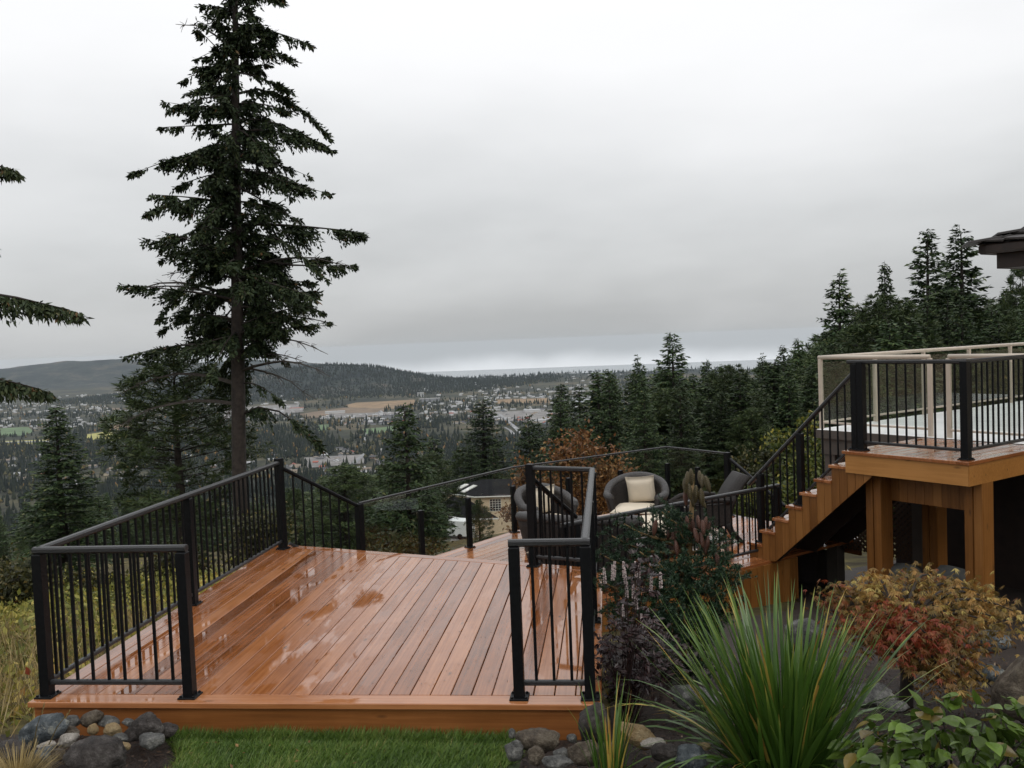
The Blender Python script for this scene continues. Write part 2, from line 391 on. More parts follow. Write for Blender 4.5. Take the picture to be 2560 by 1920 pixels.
def build_ground():
    ang = np.concatenate([np.linspace(-40, 40, 201), np.linspace(42, 318, 70)])
    ang = np.radians(ang)
    rr = np.concatenate([[.01], np.geomspace(1.2, 10800, 242)])
    X = np.outer(rr, np.sin(ang)); Y = np.outer(rr, np.cos(ang)); Z = ground_np(X, Y)
    nr, na = X.shape
    V = np.stack([X, Y, Z], -1).reshape(-1, 3)
    i, j = np.meshgrid(np.arange(nr-1), np.arange(na), indexing='ij')
    jn = (j+1) % na
    F = np.stack([i*na+j, (i+1)*na+j, (i+1)*na+jn, i*na+jn], -1).reshape(-1, 4)
    cx_, cy_ = V[F[:, 2], 0], V[F[:, 2], 1]
    F = F[~((cy_ > 8200) & (cx_ > -2700))]
    me = bpy.data.meshes.new('ground')
    me.vertices.add(len(V)); me.vertices.foreach_set('co', V.astype(np.float32).ravel())
    me.loops.add(F.size); me.loops.foreach_set('vertex_index', F[:, ::-1].astype(np.int32).ravel())
    me.polygons.add(len(F)); me.polygons.foreach_set('loop_start', np.arange(0, F.size, 4, dtype=np.int32))
    me.polygons.foreach_set('use_smooth', np.ones(len(F), dtype=bool))
    me.update(calc_edges=True)
    m, n, l, b = material('valley_and_slope_ground')
    g = nd(m, 'ShaderNodeNewGeometry'); sp = nd(m, 'ShaderNodeSeparateXYZ'); l.new(g.outputs['Position'], sp.inputs[0])
    # valley: wooded / grassy / built-up patchwork
    mpv = nd(m, 'ShaderNodeMapping'); mpv.inputs['Scale'].default_value = (.0038, .0038, .0038); l.new(g.outputs['Position'], mpv.inputs[0])
    n1 = nd(m, 'ShaderNodeTexNoise', Scale=1.0, Detail=7.0, Roughness=.62); l.new(mpv.outputs[0], n1.inputs['Vector'])
    r1 = ramp_node(m, [(.36, (.014, .02, .014)), (.47, (.03, .034, .02)), (.55, (.07, .068, .04)), (.64, (.12, .1, .062)), (.75, (.09, .085, .07))])
    l.new(n1.outputs['Fac'], r1.inputs['Fac'])
    n2 = nd(m, 'ShaderNodeTexNoise', Scale=9.0, Detail=6.0, Roughness=.7); l.new(mpv.outputs[0], n2.inputs['Vector'])
    r2 = ramp_node(m, [(.35, (.4, .4, .42)), (.65, (1.25, 1.2, 1.1))]); l.new(n2.outputs['Fac'], r2.inputs['Fac'])
    mul = nd(m, 'ShaderNodeMix', data_type='RGBA', blend_type='MULTIPLY'); mul.inputs['Factor'].default_value = 1
    l.new(r1.outputs[0], mul.inputs['A']); l.new(r2.outputs[0], mul.inputs['B'])
    # hills are forest
    hr = nd(m, 'ShaderNodeMapRange'); hr.inputs['From Min'].default_value = VZ+8; hr.inputs['From Max'].default_value = VZ+26
    l.new(sp.outputs['Z'], hr.inputs['Value'])
    mph = nd(m, 'ShaderNodeMapping'); mph.inputs['Scale'].default_value = (.02, .02, .02); l.new(g.outputs['Position'], mph.inputs[0])
    nh = nd(m, 'ShaderNodeTexNoise', Scale=1.0, Detail=8.0, Roughness=.72); l.new(mph.outputs[0], nh.inputs['Vector'])
    mpl = nd(m, 'ShaderNodeMapping'); mpl.inputs['Scale'].default_value = (.0045, .0045, .0045); l.new(g.outputs['Position'], mpl.inputs[0])
    nl_ = nd(m, 'ShaderNodeTexNoise', Scale=1.0, Detail=5.0, Roughness=.6); l.new(mpl.outputs[0], nl_.inputs['Vector'])
    av = nd(m, 'ShaderNodeMath', operation='MULTIPLY_ADD'); av.inputs[1].default_value = .9; l.new(nl_.outputs['Fac'], av.inputs[0])
    av2 = nd(m, 'ShaderNodeMath', operation='MULTIPLY_ADD'); av2.inputs[1].default_value = .6; av2.inputs[2].default_value = -.25; l.new(nh.outputs['Fac'], av2.inputs[0]); l.new(av2.outputs[0], av.inputs[2])
    rh = ramp_node(m, [(.38, (.006, .011, .012)), (.52, (.022, .03, .026)), (.66, (.075, .065, .05)), (.75, (.11, .085, .065))]); l.new(av.outputs[0], rh.inputs['Fac'])
    mx = nd(m, 'ShaderNodeMix', data_type='RGBA'); l.new(hr.outputs[0], mx.inputs['Factor']); l.new(mul.outputs['Result'], mx.inputs['A']); l.new(rh.outputs[0], mx.inputs['B'])
    # near slope: duff and weeds
    nn = nd(m, 'ShaderNodeTexNoise', Scale=1.1, Detail=8.0, Roughness=.7); l.new(g.outputs['Position'], nn.inputs['Vector'])
    rn = ramp_node(m, [(.35, (.03, .022, .012)), (.5, (.07, .06, .025)), (.65, (.16, .13, .045))]); l.new(nn.outputs['Fac'], rn.inputs['Fac'])
    dr = nd(m, 'ShaderNodeMapRange'); dr.inputs['From Min'].default_value = 500; dr.inputs['From Max'].default_value = 900
    ln = nd(m, 'ShaderNodeVectorMath', operation='LENGTH'); l.new(g.outputs['Position'], ln.inputs[0]); l.new(ln.outputs['Value'], dr.inputs['Value'])
    mx2 = nd(m, 'ShaderNodeMix', data_type='RGBA'); l.new(dr.outputs[0], mx2.inputs['Factor']); l.new(rn.outputs[0], mx2.inputs['A']); l.new(mx.outputs['Result'], mx2.inputs['B'])
    l.new(mx2.outputs['Result'], b.inputs['Base Color']); b.inputs['Roughness'].default_value = .9
    b.inputs['Specular IOR Level'].default_value = .2
    me.materials.append(m)
    tag(obj('ground', me), kind='structure')
build_ground()

# lake
def build_lake():
    m, n, l, b = material('lake_water')
    b.inputs['Base Color'].default_value = (.2, .225, .24, 1); b.inputs['Roughness'].default_value = .1; b.inputs['IOR'].default_value = 1.33
    g = nd(m, 'ShaderNodeNewGeometry'); mp_ = nd(m, 'ShaderNodeMapping'); mp_.inputs['Scale'].default_value = (.004, .03, .02); l.new(g.outputs['Position'], mp_.inputs[0])
    t = nd(m, 'ShaderNodeTexNoise', Scale=1.0, Detail=5.0); l.new(mp_.outputs[0], t.inputs['Vector'])
    bp = nd(m, 'ShaderNodeBump', Strength=.35, Distance=3.0); l.new(t.outputs['Fac'], bp.inputs['Height']); l.new(bp.outputs[0], b.inputs['Normal'])
    P = [(-11500, 5200), (9500, 5200), (9500, 8500), (-2900, 8500), (-4200, 10600), (-11500, 10600)]
    zl_ = VZ-4
    V = [(x, y, zl_) for x, y in P]
    tag(part('lake', (V, [tuple(range(len(V)))]), m), kind='structure')
    # small inlet showing between the trees
    a = [onz(*p, VZ+1.5) for p in ((1432, 1004), (1450, 994), (1480, 988), (1500, 990), (1496, 1006), (1462, 1006))]
    tag(part('pond', ([tuple(p) for p in a], [(5, 4, 3, 2, 1, 0)]), m), kind='structure')
build_lake()

# fields, roads of the valley
def flat(name, pts, mat, dz, kind='structure'):
    V = [tuple(onz(x, y, VZ)+np.array([0, 0, dz])) for x, y in pts]
    poly = [(v[0], v[1]) for v in V]
    if ccw(poly) != poly: V = V[::-1]
    return tag(part(name, (V, [tuple(range(len(V)))]), mat), kind=kind)
def field_mat(name, c, s=.03, rows=None):
    m, n, l, b = material(name); g = nd(m, 'ShaderNodeNewGeometry')
    mp_ = nd(m, 'ShaderNodeMapping'); mp_.inputs['Scale'].default_value = rows or (s, s, s); l.new(g.outputs['Position'], mp_.inputs[0])
    t = nd(m, 'ShaderNodeTexNoise', Scale=1.0, Detail=6.0, Roughness=.6); l.new(mp_.outputs[0], t.inputs['Vector'])
    r = ramp_node(m, [(.35, tuple(k*.62 for k in c)), (.65, tuple(k*1.2 for k in c))]); l.new(t.outputs['Fac'], r.inputs['Fac'])
    l.new(r.outputs[0], b.inputs['Base Color']); b.inputs['Roughness'].default_value = .95; return m
FM = {'tan': field_mat('dry_field', (.24, .16, .085), .02), 'yellow': field_mat('autumn_vineyard', (.36, .34, .1), .05, (.015, .12, .1)),
      'green': field_mat('green_field', (.1, .16, .07), .02), 'brown': field_mat('bare_field', (.17, .12, .075), .02),
      'lot': field_mat('paved_lots', (.2, .19, .18), .03), 'road': field_mat('pale_asphalt', (.26, .265, .27), .05)}
FIELDS = [('tan', [(862, 1014), (905, 1003), (1035, 999), (1042, 1012), (985, 1022), (880, 1024)]),
          ('brown', [(745, 1036), (860, 1020), (975, 1021), (960, 1030), (840, 1040), (760, 1048)]),
          ('yellow', [(212, 1088), (262, 1080), (312, 1087), (306, 1104), (225, 1105)]),
          ('green', [(0, 1072), (70, 1068), (84, 1080), (60, 1090), (0, 1092)]),
          ('tan', [(262, 1064), (335, 1060), (333, 1074), (268, 1078)]),
          ('yellow', [(0, 1104), (120, 1100), (120, 1112), (0, 1114)]),
          ('green', [(792, 1064), (822, 1062), (822, 1076), (797, 1078)]),
          ('green', [(905, 1074), (990, 1066), (996, 1080), (915, 1086)]),
          ('tan', [(1240, 1000), (1370, 996), (1375, 1008), (1245, 1010)]),
          ('green', [(1130, 962), (1400, 958), (1420, 968), (1180, 972)]),
          ('brown', [(270, 1016), (360, 1010), (362, 1022), (276, 1026)]),
          ('lot', [(560, 1022), (740, 1010), (760, 1030), (640, 1046), (560, 1050)]),
          ('lot', [(1200, 1032), (1380, 1024), (1400, 1046), (1330, 1056), (1210, 1052)]),
          ('lot', [(820, 1036), (1010, 1030), (1010, 1042), (830, 1046)]),
          ('lot', [(760, 1146), (905, 1138), (915, 1160), (770, 1172)])]
for i, (k, p) in enumerate(FIELDS): flat('field', p, FM[k], 1.2+.05*i)
def road(pts, wpx):
    L = [(x-wpx*a, y) for (x, y), a in zip(pts, np.linspace(.5, 1, len(pts)))]; R = [(x+wpx*a, y) for (x, y), a in zip(pts, np.linspace(.5, 1, len(pts)))]
    return L+R[::-1]
for i, (p, wd) in enumerate((([(1248, 1036), (1262, 1048), (1275, 1060), (1290, 1072), (1304, 1086)], 7), ([(1262, 1070), (1276, 1078), (1284, 1088)], 5),
                             ([(915, 1086), (912, 1098), (910, 1112)], 3), ([(912, 1136), (896, 1150), (884, 1162)], 8))):
    flat('road', road(p, wd), FM['road'], 2.6+.06*i)
flat('road', [(0, 1107), (150, 1103), (320, 1107), (320, 1109), (150, 1106), (0, 1110)], FM['road'], 2.95)

# lawn and planting bed (sheets over the slope)
def sheet(name, poly, mat, dz, step=.12, kind='structure'):
    xs = [p[0] for p in poly]; ys = [p[1] for p in poly]
    gx = np.arange(min(xs), max(xs)+step, step); gy = np.arange(min(ys), max(ys)+step, step)
    V, F, idx = [], [], {}
    def inside(x, y):
        c = False; n = len(poly)
        for i in range(n):
            (x1, y1), (x2, y2) = poly[i], poly[i-1]
            if (y1 > y) != (y2 > y) and x < (x2-x1)*(y-y1)/(y2-y1)+x1: c = not c
        return c
    for a in range(len(gx)-1):
        for b_ in range(len(gy)-1):
            if not inside(gx[a]+step/2, gy[b_]+step/2): continue
            q = []
            for i, j in ((a, b_), (a+1, b_), (a+1, b_+1), (a, b_+1)):
                if (i, j) not in idx:
                    idx[(i, j)] = len(V); x, y = gx[i], gy[j]
                    V.append((x, y, ground(x, y)+dz+.03*noise.noise(Vector((x*2.3, y*2.3, dz*50)))))
                q.append(idx[(i, j)])
            F.append(tuple(q))
    return tag(part(name, (V, F), mat, smooth=True), kind=kind)
M['soil'] = plain('wet_bark_mulch', (.022, .014, .01), rough=.7, var=.6, scale=45, bump=1.0, bscale=70)
M['turf'] = plain('turf_soil', (.03, .05, .014), rough=.9, var=.3, scale=20)
LAWN = [(-3.15, 1.0), (-3.15, 5.0), (-2.95, 5.86), (-.62, 5.86), (-.66, 5.2), (-.75, 4.6), (-.9, 1.0)]
sheet('lawn', LAWN, M['turf'], .012)
sheet('planting_bed', [(-.7, 3.6), (-.7, 5.86), (-.05, 5.88), (-.02, 9.4), (2.3, 11.6), (3.0, 14.2), (5.0, 17.0), (11.0, 17.0), (11.0, 3.6)], M['soil'], .018, .16)  # real bed, stretched under stairs and platform where dark mulch stands in for shade
sheet('planting_bed', [(-5.6, 3.6), (-5.6, 5.5), (-4.6, 6.0), (-2.9, 5.86), (-3.1, 3.6)], M['soil'], .024, .14)

# grass blades of the lawn
def lawn_blades():
    rng = np.random.default_rng(5); N = 46000
    x = rng.uniform(-3.2, -.6, N); y = 5.86-rng.power(1.6, N)*0-rng.exponential(.55, N)
    k = (y > 3.2) & (x > -3.05+.16*np.sin(y*5)) & (x < -.72+.1*np.sin(y*7)); x, y = x[k], y[k]
    z = ground_np(x, y)
    n = len(x); P = np.stack([x, y, z], 1)
    nzv = np.array([noise.noise(Vector((a*2.5, b*2.5, 1.0))) for a, b in zip(x, y)])
    L = rng.uniform(.045, .1, n)*(1+.35*nzv); L[y > 5.74] *= 1.5
    az = rng.uniform(0, 2*PI, n); lean = rng.uniform(.1, .75, n)
    D = unit(np.stack([np.cos(az)*lean, np.sin(az)*lean, np.ones(n)], 1))
    S = np.stack([-np.sin(az+.8), np.cos(az+.8), np.zeros(n)], 1)
    V = leaf_quads(P, D, S, L, rng.uniform(.004, .008, n), .4)
    V[:, 2] += np.stack([np.cos(az)*.02, np.sin(az)*.02, -.012*np.ones(n)], 1)
    m = foliage('grass_blades', [(0, (.04, .085, .012)), (.5, (.11, .19, .035)), (.85, (.21, .28, .065)), (1, (.36, .31, .12))], rough=.35, objvar=0, trans=.25)
    me = big_mesh('grass', V, 4, m, np.clip(rng.normal(.45, .2, n)+.45*nzv, 0, 1))
    tag(obj('grass', me), 'short green lawn grass growing in front of the upper deck', 'grass', kind='stuff')
lawn_blades()

# ================================================================== DECKS
ZL = -.65                                 # lower deck
ZP = .95                                  # stair-head platform
def uv(u, v): return (.76604*u+.64279*v, .64279*u-.76604*v)
UD = (.76604, .64279); VD = (.64279, -.76604)
def far_y(x): return 10.76-(x+4.2)*.339     # far edge of the upper deck

def upper_deck():
    t = thing('upper_deck', 'near raised cedar deck, wet orange-brown boards with glossy puddles', 'deck', (-2.2, 8, -.3))
    X0, X1, Y0 = -4.22, -.11, 5.84
    bw, gp = .1397, .006
    # picture-frame border
    part('border_board', prism([(X0, Y0), (X1, Y0), (X1, Y0+.15), (X0, Y0+.15)], -.038, 0, .005), M['deck_x'], t)
    part('border_board', prism([(X1-.14, Y0+.156), (X1, Y0+.156), (X1, far_y(X1)), (X1-.14, far_y(X1-.14))], -.038, 0, .005), M['deck'], t)
    part('border_board', prism([(X0, Y0+.156), (X0+.14, Y0+.156), (X0+.14, far_y(X0+.14)), (X0, far_y(X0))], -.038, 0, .005), M['deck'], t)
    a, c = X0+.146, X1-.146
    part('border_board', prism([(a, far_y(a)), (a, far_y(a)-.14), (c, far_y(c)-.14), (c, far_y(c))], -.038, 0, .005), M['deck_x'], t)
    x = a; rng = random.Random(3)
    while x < c-.02:
        x2 = min(x+bw, c)
        V, F = prism([(x, Y0+.156), (x2, Y0+.156), (x2, far_y(x2)-.147), (x, far_y(x)-.147)], -.034, -.001+rng.uniform(-.0012, .0012), .0035)
        part('deck_board', (V, F), M['deck'], t)
        x += bw+gp
    # fascia, joists, posts
    part('fascia_board', box(X0+.045, X1-.03, Y0+.03, Y0+.068, -.42, -.0385), M['fascia'], t)
    part('fascia_board', box(X1-.068, X1-.03, Y0+.0685, far_y(X1)-.03, -.45, -.0385), M['deck'], t)
    part('fascia_board', box(X0+.03, X0+.0445, Y0+.03, far_y(X0)-.05, -.40, -.0385), M['deck'], t)
    y0, y1 = far_y(X0+.05)-.04, far_y(X1-.07)-.04
    part('fascia_board', bar((X0+.05, y0, -.15), (X1-.075, y1, -.15), .038, .21, .003), M['fascia'], t)
    for k in range(9):
        yy = Y0+.3+k*.42
        part('joist', box(X0+.05, X1-.075, yy, yy+.038, -.225, -.0385), M['darkwood'], t)
    for xx, yy in ((-4.0, 7.2), (-4.0, 10.2), (-2.2, 9.6), (-.4, 9.0), (-.4, 7.4), (-2.2, 7.2)):
        zg = ground(xx, yy)-.15
        part('support_post', box(xx-.07, xx+.07, yy-.07, yy+.07, zg, -.2255), M['upright'], t)
upper_deck()

def lower_deck():
    t = thing('lower_deck', 'lower cedar deck holding the wicker furniture, boards laid on a slant', 'deck', (0, 13, -.9))
    K = (-1.62, 14.3)
    R1 = uv(11.45, -7.95); Q1 = uv(5.62, -7.95); MM = (1.05, 16.52); B = (-3.5, 11.25); Q2 = (-3.55, 10.7)
    left = [Q1, K, B, Q2]; right = [Q1, R1, MM, K]
    Mp = Q1
    def lay(poly, ang, mat, first=0.0):
        poly = ccw(poly); d = (math.cos(ang), math.sin(ang)); nr = (-d[1], d[0])
        vals = [p[0]*nr[0]+p[1]*nr[1] for p in poly]; s = min(vals)+first; 
        while s < max(vals):
            q = clip(poly, (nr[0]*s, nr[1]*s), nr); q = clip(q, (nr[0]*(s+.14), nr[1]*(s+.14)), (-nr[0], -nr[1])) if len(q) > 2 else q
            if len(q) > 2:
                ok = []
                for p in q:
                    if not ok or math.dist(p, ok[-1]) > .004: ok.append(p)
                if len(ok) > 2 and math.dist(ok[0], ok[-1]) < .004: ok.pop()
                if len(ok) > 2: part('deck_board', prism(ok, ZL-.034, ZL, .003), mat, t)
            s += .146
    def shrink(poly, b): return inset(ccw(poly), b)
    lay(left, math.radians(59), M['deck_k']); lay(right, U40, M['deck_u'])
    e0, e1 = uv(5.9, -7.93), uv(9.95, -7.93)
    z0 = -1.5
    part('fascia_board', bar((*uv(5.75, -7.97), ZL-.16), (*uv(9.95, -7.97), ZL-.16), .038, .24, .003), M['fascia'], t)
    n = 30
    for i in range(n):                       # upright skirt boards under the near edge
        a, c = 5.9+(9.95-5.9)*i/n, 5.9+(9.95-5.9)*(i+1)/n-.006
        p = [uv(a, -7.945), uv(c, -7.945), uv(c, -7.925), uv(a, -7.925)]
        part('skirt_board', prism(p, z0+.02*math.sin(i*2.1), ZL-.035, .002), M['upright'], t)
    for i in range(8):
        a, c = -9.0+.135*i, -9.0+.135*i+.129
        p = [uv(9.955, a), uv(9.975, a), uv(9.975, c), uv(9.955, c)]
        part('skirt_board', prism(p, z0, ZL-.035, .002), M['upright'], t)
    for i in range(26):                      # skirt closing the far right side below the deck
        a, c = -11.9+.14*i, -11.9+.14*i+.134
        part('skirt_board', prism([uv(11.40, a), uv(11.42, a), uv(11.42, c), uv(11.40, c)], -3.4, ZL-.28, .002), M['darkwood'], t)
    for q in ((-1.62, 14.3, 1.05, 16.52), (-3.5, 11.25, -1.62, 14.3)):
        part('fascia_board', bar((q[0], q[1], ZL-.16), (q[2], q[3], ZL-.16), .038, .22, .003), M['fascia'], t)
    a, c = (1.05, 16.52), R1
    part('fascia_board', bar((*a, ZL-.16), (*c, ZL-.16), .038, .22, .003), M['fascia'], t)
    for p in (uv(6.4, -8.3), uv(9.6, -8.3), (-2.6, 12.3), (-1.3, 14.1), (.9, 16.1), uv(11.2, -10), uv(8, -10)):
        part('support_post', box(p[0]-.07, p[0]+.07, p[1]-.07, p[1]+.07, ground(*p)-.3, ZL-.036), M['upright'], t)
lower_deck()

def deck_steps():
    t = thing('deck_steps', 'short cedar steps hidden below the far edge of the near deck', 'steps', (-2, 10.6, -.65))
    d = np.array([1, -.339])/math.hypot(1, .339); nrm = np.array([-d[1], d[0]])
    for k in range(2):
        z = -.217*(k+1)
        a = np.array([-3.3, far_y(-3.3)])+nrm*(.01+.27*k); c = np.array([-.95, far_y(-.95)])+nrm*(.01+.27*k)
        p = [a, c, c+nrm*.27, a+nrm*.27]
        part('tread', prism([tuple(q) for q in p], z-.036, z, .004), M['deck_x'], t)
        part('riser', prism([tuple(a+nrm*.23), tuple(c+nrm*.23), tuple(c+nrm*.25), tuple(a+nrm*.25)], z-.217+.002, z-.0365, .001), M['fascia'], t)
deck_steps()

# stairs and platform on the right
ST_U0, ST_U1, ST_V1, RUN = 9.45, 11.05, -8.31, .226
def staircase():
    t = thing('staircase', 'flight of seven cedar steps climbing right to the platform', 'stairs', (*uv(10.2, -7.6), ZL))
    for k in range(7):
        z = ZL+.2*(k+1); v0 = ST_V1+RUN*k
        for a, c in ((v0-.03, v0+.113), (v0+.118, v0+RUN-.002)):
            part('tread', prism([uv(ST_U0-.03, a), uv(ST_U1, a), uv(ST_U1, c), uv(ST_U0-.03, c)], z-.036, z, .005), M['deck_u'], t)
        part('riser', prism([uv(ST_U0, v0), uv(ST_U1, v0), uv(ST_U1, v0+.018), uv(ST_U0, v0+.018)], z-.2+.0005, z-.0365, .001), M['fascia'], t)
    part('riser', prism([uv(ST_U0, ST_V1+7*RUN), uv(ST_U1, ST_V1+7*RUN), uv(ST_U1, ST_V1+7*RUN+.018), uv(ST_U0, ST_V1+7*RUN+.018)], ZP-.2+.0005, ZP-.0365, .001), M['fascia'], t)
    # upright cladding boards on the open side, cut to the slope below
    nb = 14
    for i in range(nb+3):
        v0 = ST_V1+.004+i*RUN/2; v1 = v0+RUN/2-.005
        k = min(i//2, 7); ztop = ZL+.2*(k+1)-.037 if i < nb else ZP-.274
        def zb(v): return max(ZL+.001, ZL+(v-ST_V1-.42)*.2/RUN*1.0-.02)
        a0, a1 = uv(ST_U0-.012, v0), uv(ST_U0-.012, v1); b0, b1 = uv(ST_U0+.008, v0), uv(ST_U0+.008, v1)
        V = [(*a0, zb(v0)), (*a1, zb(v1)), (*a1, ztop), (*a0, ztop), (*b0, zb(v0)), (*b1, zb(v1)), (*b1, ztop), (*b0, ztop)]
        part('cladding_board', (V, [(0, 1, 2, 3), (7, 6, 5, 4), (0, 4, 5, 1), (1, 5, 6, 2), (2, 6, 7, 3), (3, 7, 4, 0)]), M['upright'], t)
    for uu in (ST_U0+.05, (ST_U0+ST_U1)/2, ST_U1-.05):          # stringers
        V = []
        for du in (0, .04):
            V += [(*uv(uu+du, ST_V1+.45), ZL+.002), (*uv(uu+du, ST_V1+7*RUN), ZP-.55), (*uv(uu+du, ST_V1+7*RUN), ZP-.24), (*uv(uu+du, ST_V1+.08), ZL+.12), (*uv(uu+du, ST_V1+.03), ZL+.002)]
        part('stringer', (V, [(0, 1, 2, 3, 4), (9, 8, 7, 6, 5), (0, 5, 6, 1), (1, 6, 7, 2), (2, 7, 8, 3), (3, 8, 9, 4), (4, 9, 5, 0)]), M['darkwood'], t)
staircase()

def platform():
    t = thing('stair_platform', 'raised cedar platform on square posts at the stair head', 'deck', (*uv(10.2, -6), -.9))
    v0, v1, u0, u1 = ST_V1+7*RUN-.03, -5.17, 9.385, 11.12
    part('border_board', prism([uv(u0, v1-.14), uv(u1+1.2, v1-.14), uv(u1+1.2, v1), uv(u0, v1)], ZP-.036, ZP, .005), M['deck_u'], t)
    part('border_board', prism([uv(u0, v0), uv(u0+.14, v0), uv(u0+.14, v1-.146), uv(u0, v1-.146)], ZP-.036, ZP, .005), M['deck_k'], t)
    v = v0
    while v < v1-.16:
        ve = min(v+.14, v1-.146)
        part('deck_board', prism([uv(u0+.146, v), uv(u1, v), uv(u1, ve), uv(u0+.146, ve)], ZP-.036, ZP-.001, .004), M['deck_u'], t); v += .146
    part('fascia_board', prism([uv(u0+.025, v0+.03), uv(u0+.06, v0+.03), uv(u0+.06, v1-.025), uv(u0+.025, v1-.025)], ZP-.27, ZP-.0365, .004), M['fascia_u'], t)
    part('fascia_board', prism([uv(u0+.025, v1-.0245), uv(u1+1.2, v1-.0245), uv(u1+1.2, v1-.06+.046), uv(u0+.025, v1-.06+.046)], ZP-.272, ZP-.0365, .003), M['fascia_u'], t)
    for uu in (9.7, 10.2, 10.7): part('joist', prism([uv(uu, v0+.05), uv(uu+.038, v0+.05), uv(uu+.038, v1-.07), uv(uu, v1-.07)], ZP-.22, ZP-.037, .001), M['darkwood'], t)
    for (a, c) in ((9.72, -6.48), (9.8, -5.29), (10.95, -6.5)):
        p = uv(a, c); zg = ground(*p)-.2; h = .105
        q = [uv(a-h, c-h), uv(a+h, c-h), uv(a+h, c+h), uv(a-h, c+h)]
        po = part('wrapped_post', prism(q, zg, ZP-.2715, .003), M['upright'], t)
        for s in (-1, 1):                      # corner trim strips
            q = [uv(a-h-.018, c+s*.055-.045), uv(a-h-.0005, c+s*.055-.045), uv(a-h-.0005, c+s*.055+.045), uv(a-h-.018, c+s*.055+.045)]
            part('trim_board', prism(q, zg, ZP-.272, .002), M['upright'], po)
    n = 9                                      # header of short upright boards between the posts
    for i in range(n):
        a, c = -6.37+.97*i/n, -6.37+.97*(i+1)/n-.004
        q = [uv(9.80, a), uv(9.82, a), uv(9.82, c), uv(9.80, c)]
        part('header_board', prism(q, ZP-.62, ZP-.2725, .002), M['upright'], t)
platform()

# ================================================================== RAILINGS
PICK_ME = {}
def picket_mesh(L):
    k = round(L, 3)
    if k not in PICK_ME:
        V, F = bar((0, 0, 0), (0, 0, L), .02, .02, .003); PICK_ME[k] = mesh('picket', V, F, M['black'])
    return PICK_ME[k]
PLATE = None
def base_plate(parent, x, y, z, a):
    global PLATE
    if PLATE is None:
        VF = [prism([(-.065, -.065), (.065, -.065), (.065, .065), (-.065, .065)], 0, .012, .003)]
        for s in (-1, 1):
            for q in (-1, 1): VF.append(lathe([(.011, .012), (.011, .02), (.007, .024)], 6, s*.048, q*.048))
        PLATE = mesh('base_plate', *join(*VF), M['black'])
    obj('base_plate', PLATE, parent, (x, y, z), (0, 0, a))
def post(t, x, y, z, h, a, w=.072, cap=True, plate=True):
    c, s = math.cos(a), math.sin(a)
    q = [(x+c*i*w/2-s*j*w/2, y+s*i*w/2+c*j*w/2) for i, j in ((-1, -1), (1, -1), (1, 1), (-1, 1))]
    p = part('post', prism(q, z, z+h, .006), M['black'], t)
    if plate: base_plate(p, x, y, z+.0005, a)
    return p
def rail_run(t, a, b, za, zb, h, ext=(0, 0), sp=.117, wet=True, skip=(0, 0), bot=.105, topw=.058, toph=.048):
    a3, b3 = np.array([*a, za]), np.array([*b, zb]); d = (b3-a3)/np.linalg.norm(b3-a3)
    dh = math.dist(a, b); ang = math.atan2(b[1]-a[1], b[0]-a[0])
    up = np.array([0, 0, 1.0])
    part('top_rail', bar(a3-d*ext[0]+up*(h-toph/2), b3+d*ext[1]+up*(h-toph/2), topw, toph, .012), M['wetblack'] if wet else M['black'], t)
    part('bottom_rail', bar(a3+d*.037+up*bot, b3-d*.037+up*bot, .038, .036, .008), M['wetblack'], t)
    n = max(1, round((dh-skip[0]-skip[1])/sp)); 
    sl = (zb-za)/dh
    L = h-toph-bot-.016 if abs(sl) < .02 else h-toph-bot+.0
    me = picket_mesh(L)
    for i in range(1, n):
        s = skip[0]+(dh-skip[0]-skip[1])*i/n
        p = a3+(b3-a3)*(s/dh)
        obj('picket', me, t, (p[0], p[1], p[2]+bot+.016), (0, 0, ang))

H1 = 1.10
# 1 upper deck, left
t = thing('deck_railing', 'black picket railing along the left side of the near deck', 'railing', (-4.14, 8.2, 0))
A0, A1, Am, AR = (-4.14, 5.955), (-4.06, 10.5), (-4.11, 8.2), (-3.05, 5.955)
for p in (A0, AR): post(t, *p, 0, H1-.05, 0)
post(t, *Am, 0, H1-.05, 0); post(t, *A1, 0, H1+.03, math.atan2(-.339, 1), w=.082)
rail_run(t, A0, AR, 0, 0, H1, (.034, .036)); rail_run(t, A0, Am, 0, 0, H1, (0, 0)); rail_run(t, Am, A1, 0, 0, H1, (0, 0))
# 2 stair railing, far left
B_ = (-3.29, 11.25)
t = thing('stair_railing', 'short black railing sloping down from the near deck far left corner', 'railing', (-3.6, 10.9, 0))
rail_run(t, (-4.02, 10.53), (B_[0]-.03, B_[1]-.03), -.03, ZL+.02, 1.05, wet=False)
# 3 upper deck, right (U shape)
t = thing('deck_railing', 'U-shaped black picket railing around the right edge of the near deck', 'railing', (-.19, 7.7, 0))
D0, D1, D2, D3, Dm = (-.672, 5.955), (-.185, 5.955), (-.185, 9.27), (-.86, 9.51), (-.185, 7.6)
for p in (D0, D1, D2): post(t, *p, 0, H1-.05, 0)
post(t, *Dm, 0, H1-.05, 0); post(t, *D3, 0, H1+.02, math.atan2(-.339, 1), w=.08)
rail_run(t, D0, D1, 0, 0, H1, (.036, .034), sp=.122); rail_run(t, D1, Dm, 0, 0, H1); rail_run(t, Dm, D2, 0, 0, H1); rail_run(t, D2, D3, 0, 0, H1, (.02, 0))
# 4 stair railing beside the furniture
t = thing('stair_railing', 'sloping black stair railing just behind the U-shaped railing', 'railing', (-.6, 9.9, 0))
E_ = (-.42, 10.33)
rail_run(t, (D3[0]+.03, D3[1]+.05), E_, -.06, ZL+.02, 1.02, wet=False, sp=.095)
post(t, *E_, ZL, .93, U40)
